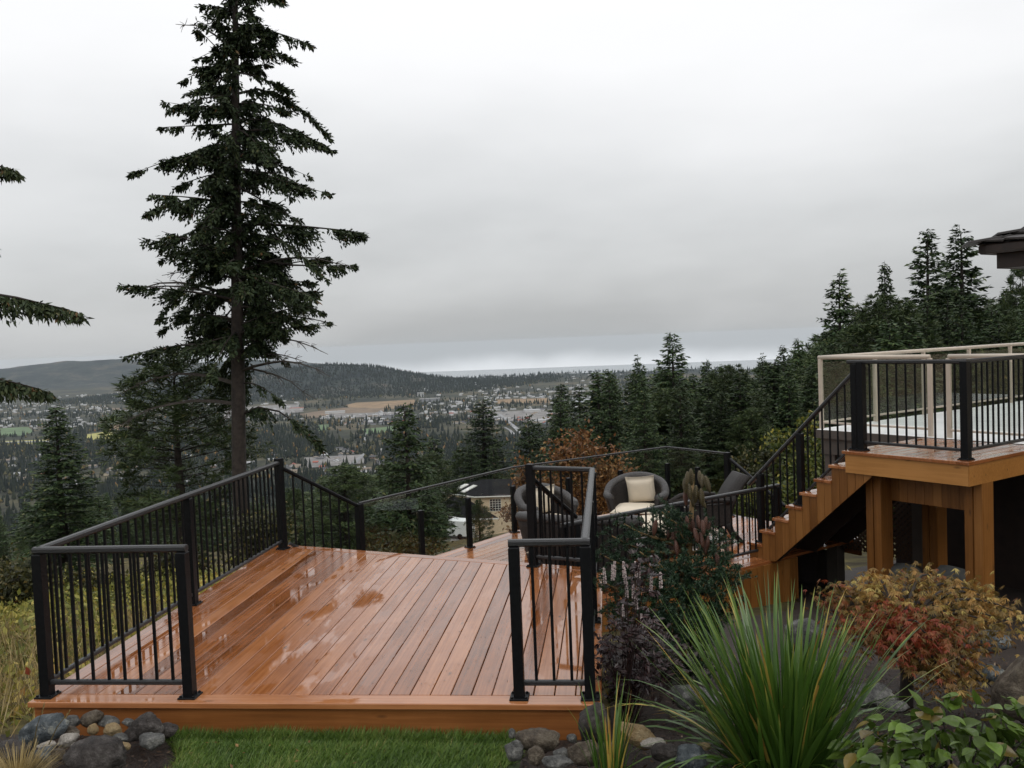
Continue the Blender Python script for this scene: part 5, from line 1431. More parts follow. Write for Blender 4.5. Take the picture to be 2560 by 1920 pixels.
# valley woods: many small trees, one mass
def woods():
    rng = np.random.default_rng(31)
    allx, ally, sz, tint = [], [], [], []
    def add(X, Y, keep_open=True, z=None):
        d = ray(X, Y)
    zs = []
    cand = 72000
    X = rng.uniform(-160, 1950, cand); u = rng.uniform(0, 1, cand); Y = 948+u**1.25*390
    for x_, y_ in zip(X, Y):
        if y_ < 952-.04*(x_-1280)*0: continue
        P = onz(x_, y_, VZ); d = math.hypot(P[0], P[1])
        if d < 1000 or d > 6300: continue
        n = noise.noise(Vector((P[0]*.0042, P[1]*.0042, .3)))+.5*noise.noise(Vector((P[0]*.016, P[1]*.016, 2.1)))
        hill = ground(P[0], P[1]) > VZ+12
        built = any(a[0] < x_ < a[2] and a[1] < y_ < a[3] for a in ZONES)
        thr = (-.25 if y_ > 1075 else .0)+(.24 if built else 0)
        if n < thr and not hill and rng.uniform() > .12: continue
        if any(inpoly(x_, y_+2, p) for p in CLEAR_PX): continue
        if rng.uniform() > .75: continue
        allx.append(P[0]); ally.append(P[1]); tint.append(n)
    # the steep slope below the gardens
    for _ in range(9000):
        a_ = rng.uniform(-.62, .2); d_ = rng.uniform(380, 1150); x_, y_ = d_*math.sin(a_), d_*math.cos(a_)
        allx.append(x_); ally.append(y_); tint.append(.2)
    # forest cover of the hill and the silhouettes
    hx = rng.uniform(-3300, -300, 15000); hy = rng.uniform(4200, 5700, 15000); hz = ground_np(hx, hy); k = (hz > VZ+7) & (hy < 5600)
    allx += list(hx[k]); ally += list(hy[k]); tint += [.4]*int(k.sum())
    bx_ = rng.uniform(-1200, 1300, 1000); by__ = rng.uniform(5300, 6050, 1000); hz = ground_np(bx_, by__); k = hz > VZ+1
    allx += list(bx_[k]); ally += list(by__[k]); tint += [.1]*int(k.sum())
    x = np.array(allx); y = np.array(ally); n = len(x); z = ground_np(x, y); tn = np.array(tint)
    con = rng.uniform(0, 1, n) < .62
    h = np.where(con, rng.uniform(12, 26, n), rng.uniform(7, 13, n)); r = np.where(con, h*.17, h*.42)
    ks = 5
    a = rng.uniform(0, 6.28, n)[:, None]+np.arange(ks)*2*PI/ks
    ring = np.stack([x[:, None]+np.cos(a)*r[:, None], y[:, None]+np.sin(a)*r[:, None], np.repeat((z+np.where(con, .12, .35)*h)[:, None], ks, 1)], -1)
    ring += rng.normal(0, .12, ring.shape)*r[:, None, None]
    top = np.stack([x, y, z+h], 1); bot = np.stack([x, y, z-1], 1)
    T = []
    for i in range(ks):
        j = (i+1) % ks
        T.append(np.stack([ring[:, i], ring[:, j], top], 1)); T.append(np.stack([ring[:, j], ring[:, i], bot], 1))
    V = np.stack(T, 1).reshape(-1, 3)
    tv = np.clip(np.where(con, rng.normal(.25, .13, n), rng.normal(.55, .2, n)), 0, 1)
    far = (z > VZ+12); tv = np.where(far, np.clip(rng.normal(.22, .1, n), 0, 1), tv)
    m = foliage('valley_tree_crowns', [(0, (.01, .015, .012)), (.35, (.02, .027, .018)), (.6, (.05, .055, .028)), (.8, (.12, .1, .035)), (1, (.26, .13, .04))], rough=.9, spec=.1, objvar=0)
    me = big_mesh('valley_woods', V, 3, m, np.repeat(tv, 2*ks))
    tag(obj('valley_woods', me), 'dark woods and scattered trees across the distant valley and hill', 'trees', kind='stuff')
woods()

# ================================================================== CREAM HOUSE BELOW
def cream_house():
    D = 140.0
    P = at(1180, 1300, D); x0, y0 = P[0], P[1]
    t = thing('hillside_house', 'cream house with dark hip roof and two skylights below the deck', 'house', (x0, y0, ground(x0, y0)-1))
    a = math.radians(24); R0 = Matrix.Translation((0, 0, 0))
    # local frame: right wall faces the camera, corner at px 1187
    C0 = at(1190, 1250, D); 
    ex = np.array([math.cos(math.radians(4)), math.sin(math.radians(4))]); ey = np.array([-math.cos(math.radians(40)), math.sin(math.radians(40))])   # right and left-back wall directions
    def Q(s, r, z): return (C0[0]+ex[0]*s+ey[0]*r, C0[1]+ex[1]*s+ey[1]*r, z)
    ze = at(1190, 1240, D)[2]; zb = ground(C0[0], C0[1])-2
    W1, W2 = 17.0, 8.2
    part('wall', ([Q(0, 0, zb), Q(W1, 0, zb), Q(W1, W2, zb), Q(0, W2, zb), Q(0, 0, ze), Q(W1, 0, ze), Q(W1, W2, ze), Q(0, W2, ze)], [(0, 1, 5, 4), (3, 0, 4, 7), (2, 3, 7, 6), (1, 2, 6, 5), (4, 5, 6, 7)]), M['stucco'], t)
    o = .7; zr = at(1200, 1197, D+4)[2]
    e = [Q(-o, -o, ze), Q(W1+o, -o, ze), Q(W1+o, W2+o, ze), Q(-o, W2+o, ze)]
    r0, r1 = Q(W1*.24, W2*.55, zr), Q(W1*.7, W2*.55, zr)
    rf = part('roof', (e+[r0, r1], [(0, 1, 5, 4), (1, 2, 5), (2, 3, 4, 5), (3, 0, 4), (3, 2, 1, 0)]), M['roofing'], t)
    for (q0, q1) in ((e[0], e[1]), (e[3], e[0])):
        part('gutter', bar(tuple(np.array(q0)-[0, 0, .12]), tuple(np.array(q1)-[0, 0, .12]), .16, .2, .03), M['white'], rf)
    # skylights on the left-facing slope (eave e3-e0)
    e3, e0, rr = np.array(e[3]), np.array(e[0]), np.array(r0)
    for f, g in ((.34, .36), (.68, .36)):
        b0 = e3+(e0-e3)*f; mid = b0+(rr-b0)*g; d1 = (e0-e3)/np.linalg.norm(e0-e3); d2 = (rr-(e0+e3)/2); d2 = d2/np.linalg.norm(d2); n_ = np.cross(d1, d2)
        n_ = n_*np.sign(n_[2])
        qs = [mid+d1*s*.5+d2*u_*1.2 for s, u_ in ((-1, -1), (1, -1), (1, 1), (-1, 1))]
        V = [tuple(q+n_*.02) for q in qs]+[tuple(q+n_*.2) for q in qs]
        part('skylight', (V, [(4, 5, 6, 7), (0, 1, 5, 4), (1, 2, 6, 5), (2, 3, 7, 6), (3, 0, 4, 7)]), M['white'], rf)
    # big grid window on the right wall
    zw0, zw1 = at(1240, 1278, D)[2], at(1240, 1248, D)[2]
    s0, s1 = 2.2, 4.0
    nf = np.array([ex[1], -ex[0], 0])
    def W(s, z, k): return tuple(np.array(Q(s, 0, z))+nf*k)
    wn_ = part('window', ([W(s0, zw0, .02), W(s1, zw0, .02), W(s1, zw1, .02), W(s0, zw1, .02)], [(0, 1, 2, 3)]), M['pane'], t)
    for s in np.linspace(s0, s1, 5): part('mullion', bar(W(s, zw0, .04), W(s, zw1, .04), .06, .06, .01), M['white'], wn_)
    for z in np.linspace(zw0, zw1, 6): part('mullion', bar(W(s0, z, .05), W(s1, z, .05), .05, .05, .01), M['white'], wn_)
    # small window on the left wall
    nl = np.array([-ey[1], ey[0], 0]); nl = nl if nl[1] < 0 else -nl
    zl0, zl1 = ze-1.7, ze-.5
    q = [tuple(np.array(Q(0, r, z))+nl*.03) for r, z in ((6.0, zl0), (5.3, zl0), (5.3, zl1), (6.0, zl1))]
    part('window', (q, [(0, 1, 2, 3)]), M['pane'], t)
    # lower wing with its own hip roof
    D2 = 126.0; L0 = at(1172, 1296, D2); zl = L0[2]
    def K(s, r, z): return (L0[0]+ex[0]*s+ey[0]*r, L0[1]+ex[1]*s+ey[1]*r, z)
    zb2 = ground(L0[0], L0[1])-2
    part('wall', ([K(-.0, 0, zb2), K(3.5, 0, zb2), K(3.5, 8, zb2), K(0, 8, zb2), K(0, 0, zl), K(3.5, 0, zl), K(3.5, 8, zl), K(0, 8, zl)], [(0, 1, 5, 4), (3, 0, 4, 7), (2, 3, 7, 6), (1, 2, 6, 5), (4, 5, 6, 7)]), M['stucco'], t)
    zr2 = at(1150, 1243, D2+3)[2]
    g = [K(-.5, -.5, zl), K(4, -.5, zl), K(4, 8.5, zl), K(-.5, 8.5, zl), K(1.5, 2.6, zr2), K(1.5, 6.0, zr2)]
    r2 = part('roof', (g, [(0, 1, 4), (1, 2, 5, 4), (2, 3, 5), (3, 0, 4, 5), (3, 2, 1, 0)]), M['roofing'], t)
    part('gutter', bar(tuple(np.array(g[3])-[0, 0, .12]), tuple(np.array(g[0])-[0, 0, .12]), .16, .2, .03), M['white'], r2)
    part('gutter', bar(tuple(np.array(g[0])-[0, 0, .12]), tuple(np.array(g[1])-[0, 0, .12]), .16, .2, .03), M['white'], r2)
cream_house()
def hit(X, Y, d0=20.0, d1=200.0):          # where the line of sight meets the slope
    for D in np.arange(d0, d1, .25):
        p = at(X, Y, D)
        if p[2] < ground(p[0], p[1]): return D
    return d1
def vans():
    wm = plain('white_vehicle_paint', (.86, .87, .88), rough=.25, var=.03); tyre = M['black']
    def van(label, X, Y, D, L, H, yaw, name='van', cat='van'):
        D = hit(X, Y)-1.5; P = at(X, Y, D); P[2] = ground(P[0], P[1])+.55; R = Matrix.Translation(tuple(P)) @ Matrix.Rotation(yaw, 4, 'Z')
        print('van', X, Y, D, P)
        t = thing(name, label, cat, tuple(P))
        prof = [(-L/2, .45), (L/2, .45), (L/2+.05, 1.1), (L/2-.9, 1.35), (L/2-1.5, H-.15), (L/2-1.9, H), (-L/2+.25, H), (-L/2, H-.2)]
        n = len(prof); V = [(x, y, z) for y in (-1, -.95, .95, 1) for x, z in prof]
        V = [(x*(1 if abs(y) < .97 else .985), y, z-(0 if abs(y) < .97 else .06*(z > 1))) for x, y, z in V]
        F = [tuple(range(n)), tuple(range(3*n, 4*n))[::-1]]
        for k in range(3): F += [(k*n+i, (k+1)*n+i, (k+1)*n+(i+1) % n, k*n+(i+1) % n) for i in range(n)]
        part('body', xf((V, F), R), wm, t)
        for wx in (-L*.31, L*.31):
            for wy in (-.98, .98): part('wheel', xf(lathe([(.2, -.12), (.36, -.12), (.38, 0), (.36, .12), (.2, .12)], 14), R @ Matrix.Translation((wx, wy, .38)) @ Matrix.Rotation(PI/2, 4, 'X')), tyre, t)
        for s in (-1, 1): part('side_window', xf(box(L/2-1.9, L/2-1.1, s*1.005-.004, s*1.005+.004, 1.4, H-.3), R), M['pane'], t)
        part('windscreen', xf(([(L/2-.88, -.8, 1.42), (L/2-.88, .8, 1.42), (L/2-1.42, .75, H-.22), (L/2-1.42, -.75, H-.22)], [(0, 1, 2, 3)]), R @ Matrix.Translation((.03, 0, .03))), M['pane'], t)
        # parking pad holding it up
        p = [tuple(R @ Vector((x, y, 0))) for x, y in ((-L*.8, -2.2), (L*.8, -2.2), (L*.8, 2.2), (-L*.8, 2.2))]
        zg = min(ground(p_[0], p_[1]) for p_ in p)-.5
        tag(part('driveway', prism([(q[0], q[1]) for q in p], zg, P[2]-.001, .02), FM['lot']), kind='structure')
    van('long white van with curved roof parked below the cream house', 1128, 1352, 50, 6.2, 2.4, math.radians(160))
    van('white motorhome parked right of the small pine sapling', 1205, 1338, 54, 7.0, 2.9, math.radians(175), 'motorhome', 'motorhome')
vans()

# ================================================================== HAZE
def haze():
    V, F = box(-12500, 12500, -300, 12600, VZ-90, 27)
    m = bpy.data.materials.new('valley_haze'); m.use_nodes = True; n = m.node_tree.nodes; n.clear()
    o = n.new('ShaderNodeOutputMaterial'); v = n.new('ShaderNodeVolumePrincipled')
    v.inputs['Color'].default_value = (.78, .89, 1.0, 1); v.inputs['Density'].default_value = 2.4e-5
    m.node_tree.links.new(v.outputs[0], o.inputs['Volume'])
    tag(part('haze', (V, F), m), kind='stuff')
haze()

# ================================================================== FOREGROUND GARDEN
def rock_mat(name, stops, lich=.62):
    m, n, l, b = material(name); g = nd(m, 'ShaderNodeTexCoord'); oi = nd(m, 'ShaderNodeObjectInfo')
    t = nd(m, 'ShaderNodeTexNoise', Scale=11.0, Detail=10.0, Roughness=.72); l.new(g.outputs['Object'], t.inputs['Vector'])
    r = ramp_node(m, stops); l.new(t.outputs['Fac'], r.inputs['Fac'])
    v = nd(m, 'ShaderNodeTexNoise', Scale=13.0, Detail=6.0, Roughness=.65); l.new(g.outputs['Object'], v.inputs['Vector'])
    q = nd(m, 'ShaderNodeMapRange'); q.inputs['From Min'].default_value = lich; q.inputs['From Max'].default_value = lich+.05; l.new(v.outputs['Fac'], q.inputs['Value'])
    mx = nd(m, 'ShaderNodeMix', data_type='RGBA'); mx.inputs['B'].default_value = (.36, .37, .33, 1)
    l.new(q.outputs[0], mx.inputs['Factor']); l.new(r.outputs[0], mx.inputs['A'])
    l.new(mx.outputs['Result'], b.inputs['Base Color'])
    b.inputs['Roughness'].default_value = .55; b.inputs['Specular IOR Level'].default_value = .35
    bp = nd(m, 'ShaderNodeBump', Strength=1.0, Distance=.07)
    t2 = nd(m, 'ShaderNodeTexNoise', Scale=28.0, Detail=8.0, Roughness=.7); l.new(g.outputs['Object'], t2.inputs['Vector'])
    l.new(t2.outputs['Fac'], bp.inputs['Height']); l.new(bp.outputs[0], b.inputs['Normal'])
    return m
RK = {'grey': rock_mat('grey_stone', [(.32, (0.034, 0.035, 0.035)), (.5, (0.135, 0.135, 0.128)), (.68, (0.351, 0.344, 0.317))]),
      'blue': rock_mat('blue_grey_stone', [(.32, (0.027, 0.034, 0.039)), (.5, (0.101, 0.121, 0.132)), (.68, (0.297, 0.324, 0.331))], .58),
      'brown': rock_mat('brown_stone', [(.32, (0.034, 0.026, 0.019)), (.5, (0.121, 0.095, 0.068)), (.68, (0.284, 0.243, 0.182))], .7),
      'tan': rock_mat('tan_stone', [(.3, (0.203, 0.135, 0.068)), (.5, (0.378, 0.270, 0.135)), (.7, (0.540, 0.432, 0.270))], .72),
      'dark': rock_mat('dark_stone', [(.32, (0.016, 0.014, 0.013)), (.5, (0.061, 0.051, 0.046)), (.68, (0.162, 0.146, 0.135))], .68),
      'pale': rock_mat('pale_stone', [(.3, (0.297, 0.270, 0.230)), (.5, (0.486, 0.446, 0.392)), (.7, (0.675, 0.634, 0.567))], .75)}
def rock(label, X, Y, wpx, hpx, D, mat, seed, tilt=0.0, angular=.5, depth=.85, name='rock'):
    """rock centred on photo pixel (X, Y) at distance D, wpx x hpx across"""
    c = at(X, Y, D); sx, sz = wpx/FPX*D/2, hpx/FPX*D/2; sy = (sx+sz)/2*depth
    rng = random.Random(seed); n, k = 30, 20
    planes = [(Vector((rng.gauss(0, 1), rng.gauss(0, 1), rng.gauss(0, .9))).normalized(), rng.uniform(.66, .95)) for _ in range(11)]
    V = []
    for i in range(k+1):
        th = PI*i/k
        for j in range(n):
            ph = 2*PI*j/n; q = Vector((math.sin(th)*math.cos(ph), math.sin(th)*math.sin(ph), math.cos(th)))
            r = 1.0
            for p, d in planes:
                e = q.dot(p)
                if e > .01: r = min(r, d/e) if angular > 0 else r
            r = r*min(1, angular+.42)+1*(1-min(1, angular+.42))
            r *= 1+.13*noise.noise(q*1.6+Vector((seed*3.1, 0, 0)))+.06*noise.noise(q*4.2+Vector((0, seed*2.3, 0)))+.03*noise.noise(q*9+Vector((0, 0, seed)))
            V.append(tuple(q*r))
    F = [(i*n+j, i*n+(j+1) % n, (i+1)*n+(j+1) % n, (i+1)*n+j) for i in range(k) for j in range(n)]
    R = Matrix.Rotation(tilt, 4, 'Y') @ Matrix.Diagonal((sx, sy, sz, 1))
    me = mesh(name, [tuple(R @ Vector(v)) for v in V], F, RK[mat], True)
    tag(obj(name, me, None, tuple(c)), label, 'rock')
# left pile
rock('large blue-grey lichen-spotted rock at the front left deck corner', 108, 1824, 150, 76, 5.35, 'blue', 1, -.35)
rock('oblong brown-grey rock on top of the left pile', 229, 1797, 72, 40, 5.6, 'brown', 2, -.35, .3)
rock('small angular grey rock behind the lichen-spotted rock', 183, 1802, 44, 34, 5.55, 'grey', 3)
rock('small oval tan cobble in the left pile', 232, 1824, 30, 32, 5.5, 'tan', 4, 0, .1)
rock('rounded tan and orange cobble beside the oval one', 282, 1824, 52, 36, 5.48, 'tan', 5, .15, .2)
rock('wide dark wedge rock against the deck fascia', 362, 1822, 124, 76, 5.55, 'dark', 6, -.3, .7)
rock('big dark flat-faced boulder lowest in the left pile', 240, 1893, 190, 110, 5.0, 'dark', 7, .12, .75)
rock('light grey lichen rock beside the lawn edge', 378, 1853, 78, 52, 5.25, 'grey', 8, -.1, .6)
rock('flat cream and pink stone between blue-grey and dark boulders', 118, 1862, 58, 20, 5.2, 'pale', 9, -.08, .4)
rock('blue-grey slab low at the left pile front', 112, 1888, 70, 46, 5.08, 'blue', 10, -.2, .6)
rock('white-banded grey stone above the big dark boulder', 170, 1850, 66, 36, 5.3, 'pale', 11, -.3, .4)
rock('brown stone behind the white-banded one', 172, 1832, 62, 34, 5.42, 'brown', 12, -.2, .5)
rock('mottled grey stone right of the oval tan cobble', 272, 1806, 64, 34, 5.64, 'grey', 13, .2, .5)
rock('small grey stone touching the fascia in the left pile', 320, 1806, 36, 22, 5.62, 'grey', 14)
rock('pale speckled stone in front of the dark wedge rock', 300, 1848, 44, 34, 5.3, 'grey', 15)
rock('small tan wedge stone under the pale speckled one', 312, 1866, 34, 24, 5.15, 'tan', 16, .3)
rock('dark brown boulder under the dry grass at the left edge', 30, 1884, 110, 78, 5.0, 'dark', 17, 0, .6)
rock('round olive stone beside the blue-grey slab', 145, 1886, 42, 38, 5.06, 'brown', 18, 0, .4)
rock('dark shadowed rock behind the lawn corner', 420, 1826, 60, 40, 5.6, 'dark', 19, 0, .5)
# right group
rock('upright dark rock at the front right deck corner', 1482, 1810, 80, 116, 5.45, 'dark', 21, .12, .5)
rock('broad mossy grey boulder below the fascia right end', 1344, 1846, 114, 66, 5.35, 'brown', 22, 0, .5)
rock('angular pale brown stone at the lawn right edge', 1284, 1876, 56, 54, 5.15, 'grey', 23, .3, .7)
rock('rounded olive-grey stone in the row along the lawn', 1340, 1890, 50, 48, 5.08, 'brown', 24, -.2, .5)
rock('small mossy stone above the lowest grey one', 1406, 1882, 50, 30, 5.15, 'grey', 25, 0, .4)
rock('low grey-green stone at the bottom of the row', 1394, 1905, 80, 34, 4.98, 'grey', 26, .12, .5)
rock('large tan-grey boulder behind the small spiky grass', 1462, 1882, 92, 66, 5.12, 'brown', 27, 0, .5)
rock('round brown stone behind the small spiky grass', 1522, 1888, 70, 62, 5.08, 'brown', 28, .1, .4)
rock('long tan log-shaped rock right of the small spiky grass', 1590, 1836, 120, 54, 5.4, 'tan', 29, .5, .5)
rock('white wedge stone catching light on the mulch', 1632, 1858, 66, 26, 5.3, 'pale', 30, -.1, .7)
rock('dark striped rock left of the blue-grey boulder', 1668, 1884, 84, 52, 5.1, 'dark', 31, .2, .5)
rock('blue-grey pointed boulder in front of the big spiky grass', 1726, 1894, 100, 64, 5.0, 'blue', 32, -.15, .75)
rock('small round tan cobble beside the blue-grey pointed boulder', 1760, 1866, 42, 18, 5.25, 'tan', 33, 0, .2)
rock('brown grainy stone at the big spiky grass base', 1836, 1856, 84, 44, 5.3, 'brown', 34, .1, .5)
rock('wide flat grey slab behind the big spiky grass', 1740, 1748, 150, 62, 6.2, 'grey', 35, .2, .7)
rock('small grey stone at the fascia foot', 1280, 1834, 20, 26, 5.55, 'grey', 36, 0, .3)
rock('grey pebble beside the upright dark rock', 1430, 1846, 30, 24, 5.4, 'grey', 37, 0, .4)
rock('grey rock seen between spiky grass and maple trunk', 2180, 1740, 120, 60, 6.1, 'grey', 38, -.1, .6)
rock('pale grey rock left of the maple trunk foot', 2236, 1766, 80, 30, 5.9, 'grey', 39, 0, .6)
rock('rounded grey rock half hidden under the maple right side', 2480, 1606, 90, 60, 7.2, 'blue', 40, 0, .5)
rock('blue-grey rock right of the maple with a pale top', 2466, 1684, 90, 48, 6.5, 'blue', 41, .15, .6)
rock('big brown and white boulder at the right picture edge', 2560, 1730, 140, 190, 5.9, 'brown', 42, .1, .65)
rock('dull grey boulder behind the big spiky grass right side', 2010, 1590, 120, 80, 7.6, 'grey', 43, 0, .5)

# bark chips on the mulch
def chips():
    rng = np.random.default_rng(6); N = 14000
    x = rng.uniform(-.68, 4.6, N); y = rng.uniform(4.2, 8.2, N)
    n1 = 1500; x = np.concatenate([x, rng.uniform(-4.4, -2.95, n1)]); y = np.concatenate([y, rng.uniform(4.2, 5.8, n1)]); N = len(x)
    k = (x > .02) | (y < 5.83); x, y = x[k], y[k]; N = len(x)
    P = np.stack([x, y, ground_np(x, y)+.03+rng.uniform(0, .025, N)], 1)
    a = rng.uniform(0, 6.28, N); d = unit(np.stack([np.cos(a), np.sin(a), rng.normal(0, .3, N)], 1)); s = unit(np.cross(d, np.array([0, 0, 1.0])+rng.normal(0, .3, (N, 3))))
    m = foliage('bark_chips', [(0, (.012, .008, .006)), (.6, (.04, .023, .014)), (.9, (.1, .06, .035)), (1, (.26, .19, .12))], rough=.6, objvar=0)
    tag(obj('bark_chips', big_mesh('bark_chips', leaf_quads(P, d, s, rng.uniform(.02, .06, N), rng.uniform(.008, .02, N), .5), 4, m, np.clip(rng.beta(1.4, 2.2, N), 0, 1))), 'dark bark chips covering the planting beds', 'mulch', kind='stuff')
chips()

# spiky grasses
BLADE = foliage('sword_leaves', [(0, (.022, .055, .01)), (.4, (.065, .135, .02)), (.7, (.16, .23, .04)), (.86, (.32, .33, .07)), (.94, (.45, .33, .07)), (1, (.36, .16, .05))], rough=.28, spec=.5, objvar=0, trans=.18)
def spiky(name, label, X, Y, D, n, Lm, wid, spread, seed, droopers=.12, base_r=.14, yellow=.08):
    b = at(X, Y, D); b[2] = ground(b[0], b[1])
    rng = np.random.default_rng(seed); t = thing(name, label, 'grass', tuple(b))
    Q, T = [], []; seg = 8
    for i in range(n):
        az = rng.uniform(0, 2*PI); r = base_r*math.sqrt(rng.uniform()); p0 = b+np.array([math.cos(az)*r, math.sin(az)*r, 0])
        az2 = az+rng.normal(0, .35); drooper = rng.uniform() < droopers
        lean = spread*(r/base_r)**.8*rng.uniform(.35, 1.15); L = Lm*rng.uniform(.6, 1.08)*(1 if not drooper else rng.uniform(.55, .95))
        if drooper: lean = spread*rng.uniform(.9, 1.5)
        bend = rng.uniform(.05, .5) if not drooper else rng.uniform(.9, 2.4)
        h = np.array([math.cos(az2), math.sin(az2), 0]); s = np.array([-h[1], h[0], 0])
        twist = rng.normal(0, .5)
        sd = s*math.cos(twist)+np.array([0, 0, 1])*math.sin(twist)*.5+h*math.sin(twist)*.5
        pts = [p0]; ang = lean
        for k in range(seg):
            f = (k+1)/seg; a_ = lean+bend*f**2.2
            pts.append(pts[-1]+(h*math.sin(a_)+np.array([0, 0, 1])*math.cos(a_))*L/seg)
        w0 = wid*rng.uniform(.7, 1.2)
        wp = [w0*(.75+.6*f-1.33*f**3) if f < 1 else 0.0008 for f in np.linspace(0, 1, seg+1)]
        base_t = np.clip(rng.normal(.38, .16), 0, .72); tipy = rng.uniform() < .35
        allyel = rng.uniform() < yellow
        for k in range(seg):
            a0, a1 = pts[k], pts[k+1]; n0, n1 = wp[k]/2, wp[k+1]/2
            Q.append([a0-sd*n0, a0+sd*n0, a1+sd*n1, a1-sd*n1])
            f0, f1 = k/seg, (k+1)/seg
            def tt(f): return .9+.1*rng.uniform() if allyel and f > .3 else min(1, base_t*(.55+.5*f)+(.65*max(0, f-.78)/.22*.9 if tipy else .1*max(0, f-.7)))
            T += [tt(f0), tt(f0), tt(f1), tt(f1)]
    obj('blades', big_mesh('blades', np.array(Q), 4, BLADE, np.array(T)), t)
    part('crown_base', lathe([(base_r*.8, -.05), (base_r*.95, .04), (base_r*.6, .12)], 14, b[0], b[1], b[2]), M['soil'], t, True)
spiky('spiky_grass', 'big fountain of green sword-shaped leaves in the garden bed', 1960, 1905, 5.25, 540, 1.2, .028, .66, 1, .28, .2, .035)
spiky('spiky_grass', 'small upright clump of yellow-tipped sword leaves at the deck corner', 1524, 1925, 4.9, 62, .72, .016, .2, 2, .1, .06, .2)
spiky('spiky_grass', 'thin grassy tuft between the purple plant and deck fascia', 1530, 1600, 7.0, 22, .32, .012, .3, 3, .1, .05, .2)
def tuft():
    b = at(40, 1905, 4.85); b[2] = ground(b[0], b[1])+.06
    rng = np.random.default_rng(3); n = 900
    az = rng.uniform(0, 2*PI, n); ln = rng.uniform(.05, .9, n); P = b+np.stack([np.cos(az)*.06, np.sin(az)*.06, np.zeros(n)], 1)*rng.uniform(0, 1, n)[:, None]
    L = rng.uniform(.16, .34, n); h = np.stack([np.cos(az), np.sin(az), np.zeros(n)], 1)
    d1 = unit(h*ln[:, None]*.8+np.array([0, 0, 1.0])); d2 = unit(h*ln[:, None]*1.8+np.array([0, 0, .75])); s = np.stack([-np.sin(az), np.cos(az), np.zeros(n)], 1)
    w_ = .003
    m1 = P+d1*(L*.55)[:, None]; tp = m1+d2*(L*.5)[:, None]
    Q = np.concatenate([np.stack([P-s*w_, P+s*w_, m1+s*w_*.8, m1-s*w_*.8], 1), np.stack([m1-s*w_*.8, m1+s*w_*.8, tp+s*.0008, tp-s*.0008], 1)])
    t = thing('dry_grass_tuft', 'fine golden-tan grass tuft in the lower left corner', 'grass', tuple(b))
    obj('blades', big_mesh('blades', Q, 4, LEAF['straw'], np.tile(rng.uniform(.2, 1, n), 2)), t)
    for (X0, Y0, X1, Y1, lab) in ((82, 1880, 110, 1762, 'left thin seeding grass stalk over the rock pile'), (122, 1862, 172, 1780, 'right thin seeding grass stalk over the rock pile')):
        a, c = at(X0, Y0, 5.0), at(X1, Y1, 5.0); t2 = thing('grass_stalk', lab, 'grass', tuple(a))
        part('stalk', tube([a, (a+c)/2+np.array([-.01, 0, .01]), c], [.0035, .003, .002], 5), LEAF['straw'], t2)
        mm = 26; P2 = c+(a-c)*rng.uniform(0, .22, mm)[:, None]; d = unit((c-a)+rng.normal(0, .04, (mm, 3))); s2 = unit(np.cross(d, rng.normal(0, 1, (mm, 3))))
        obj('seed_head', big_mesh('seed_head', leaf_quads(P2, d, s2, np.full(mm, .022), np.full(mm, .006)), 4, LEAF['straw'], np.full(mm, .7)), t2)
tuft()

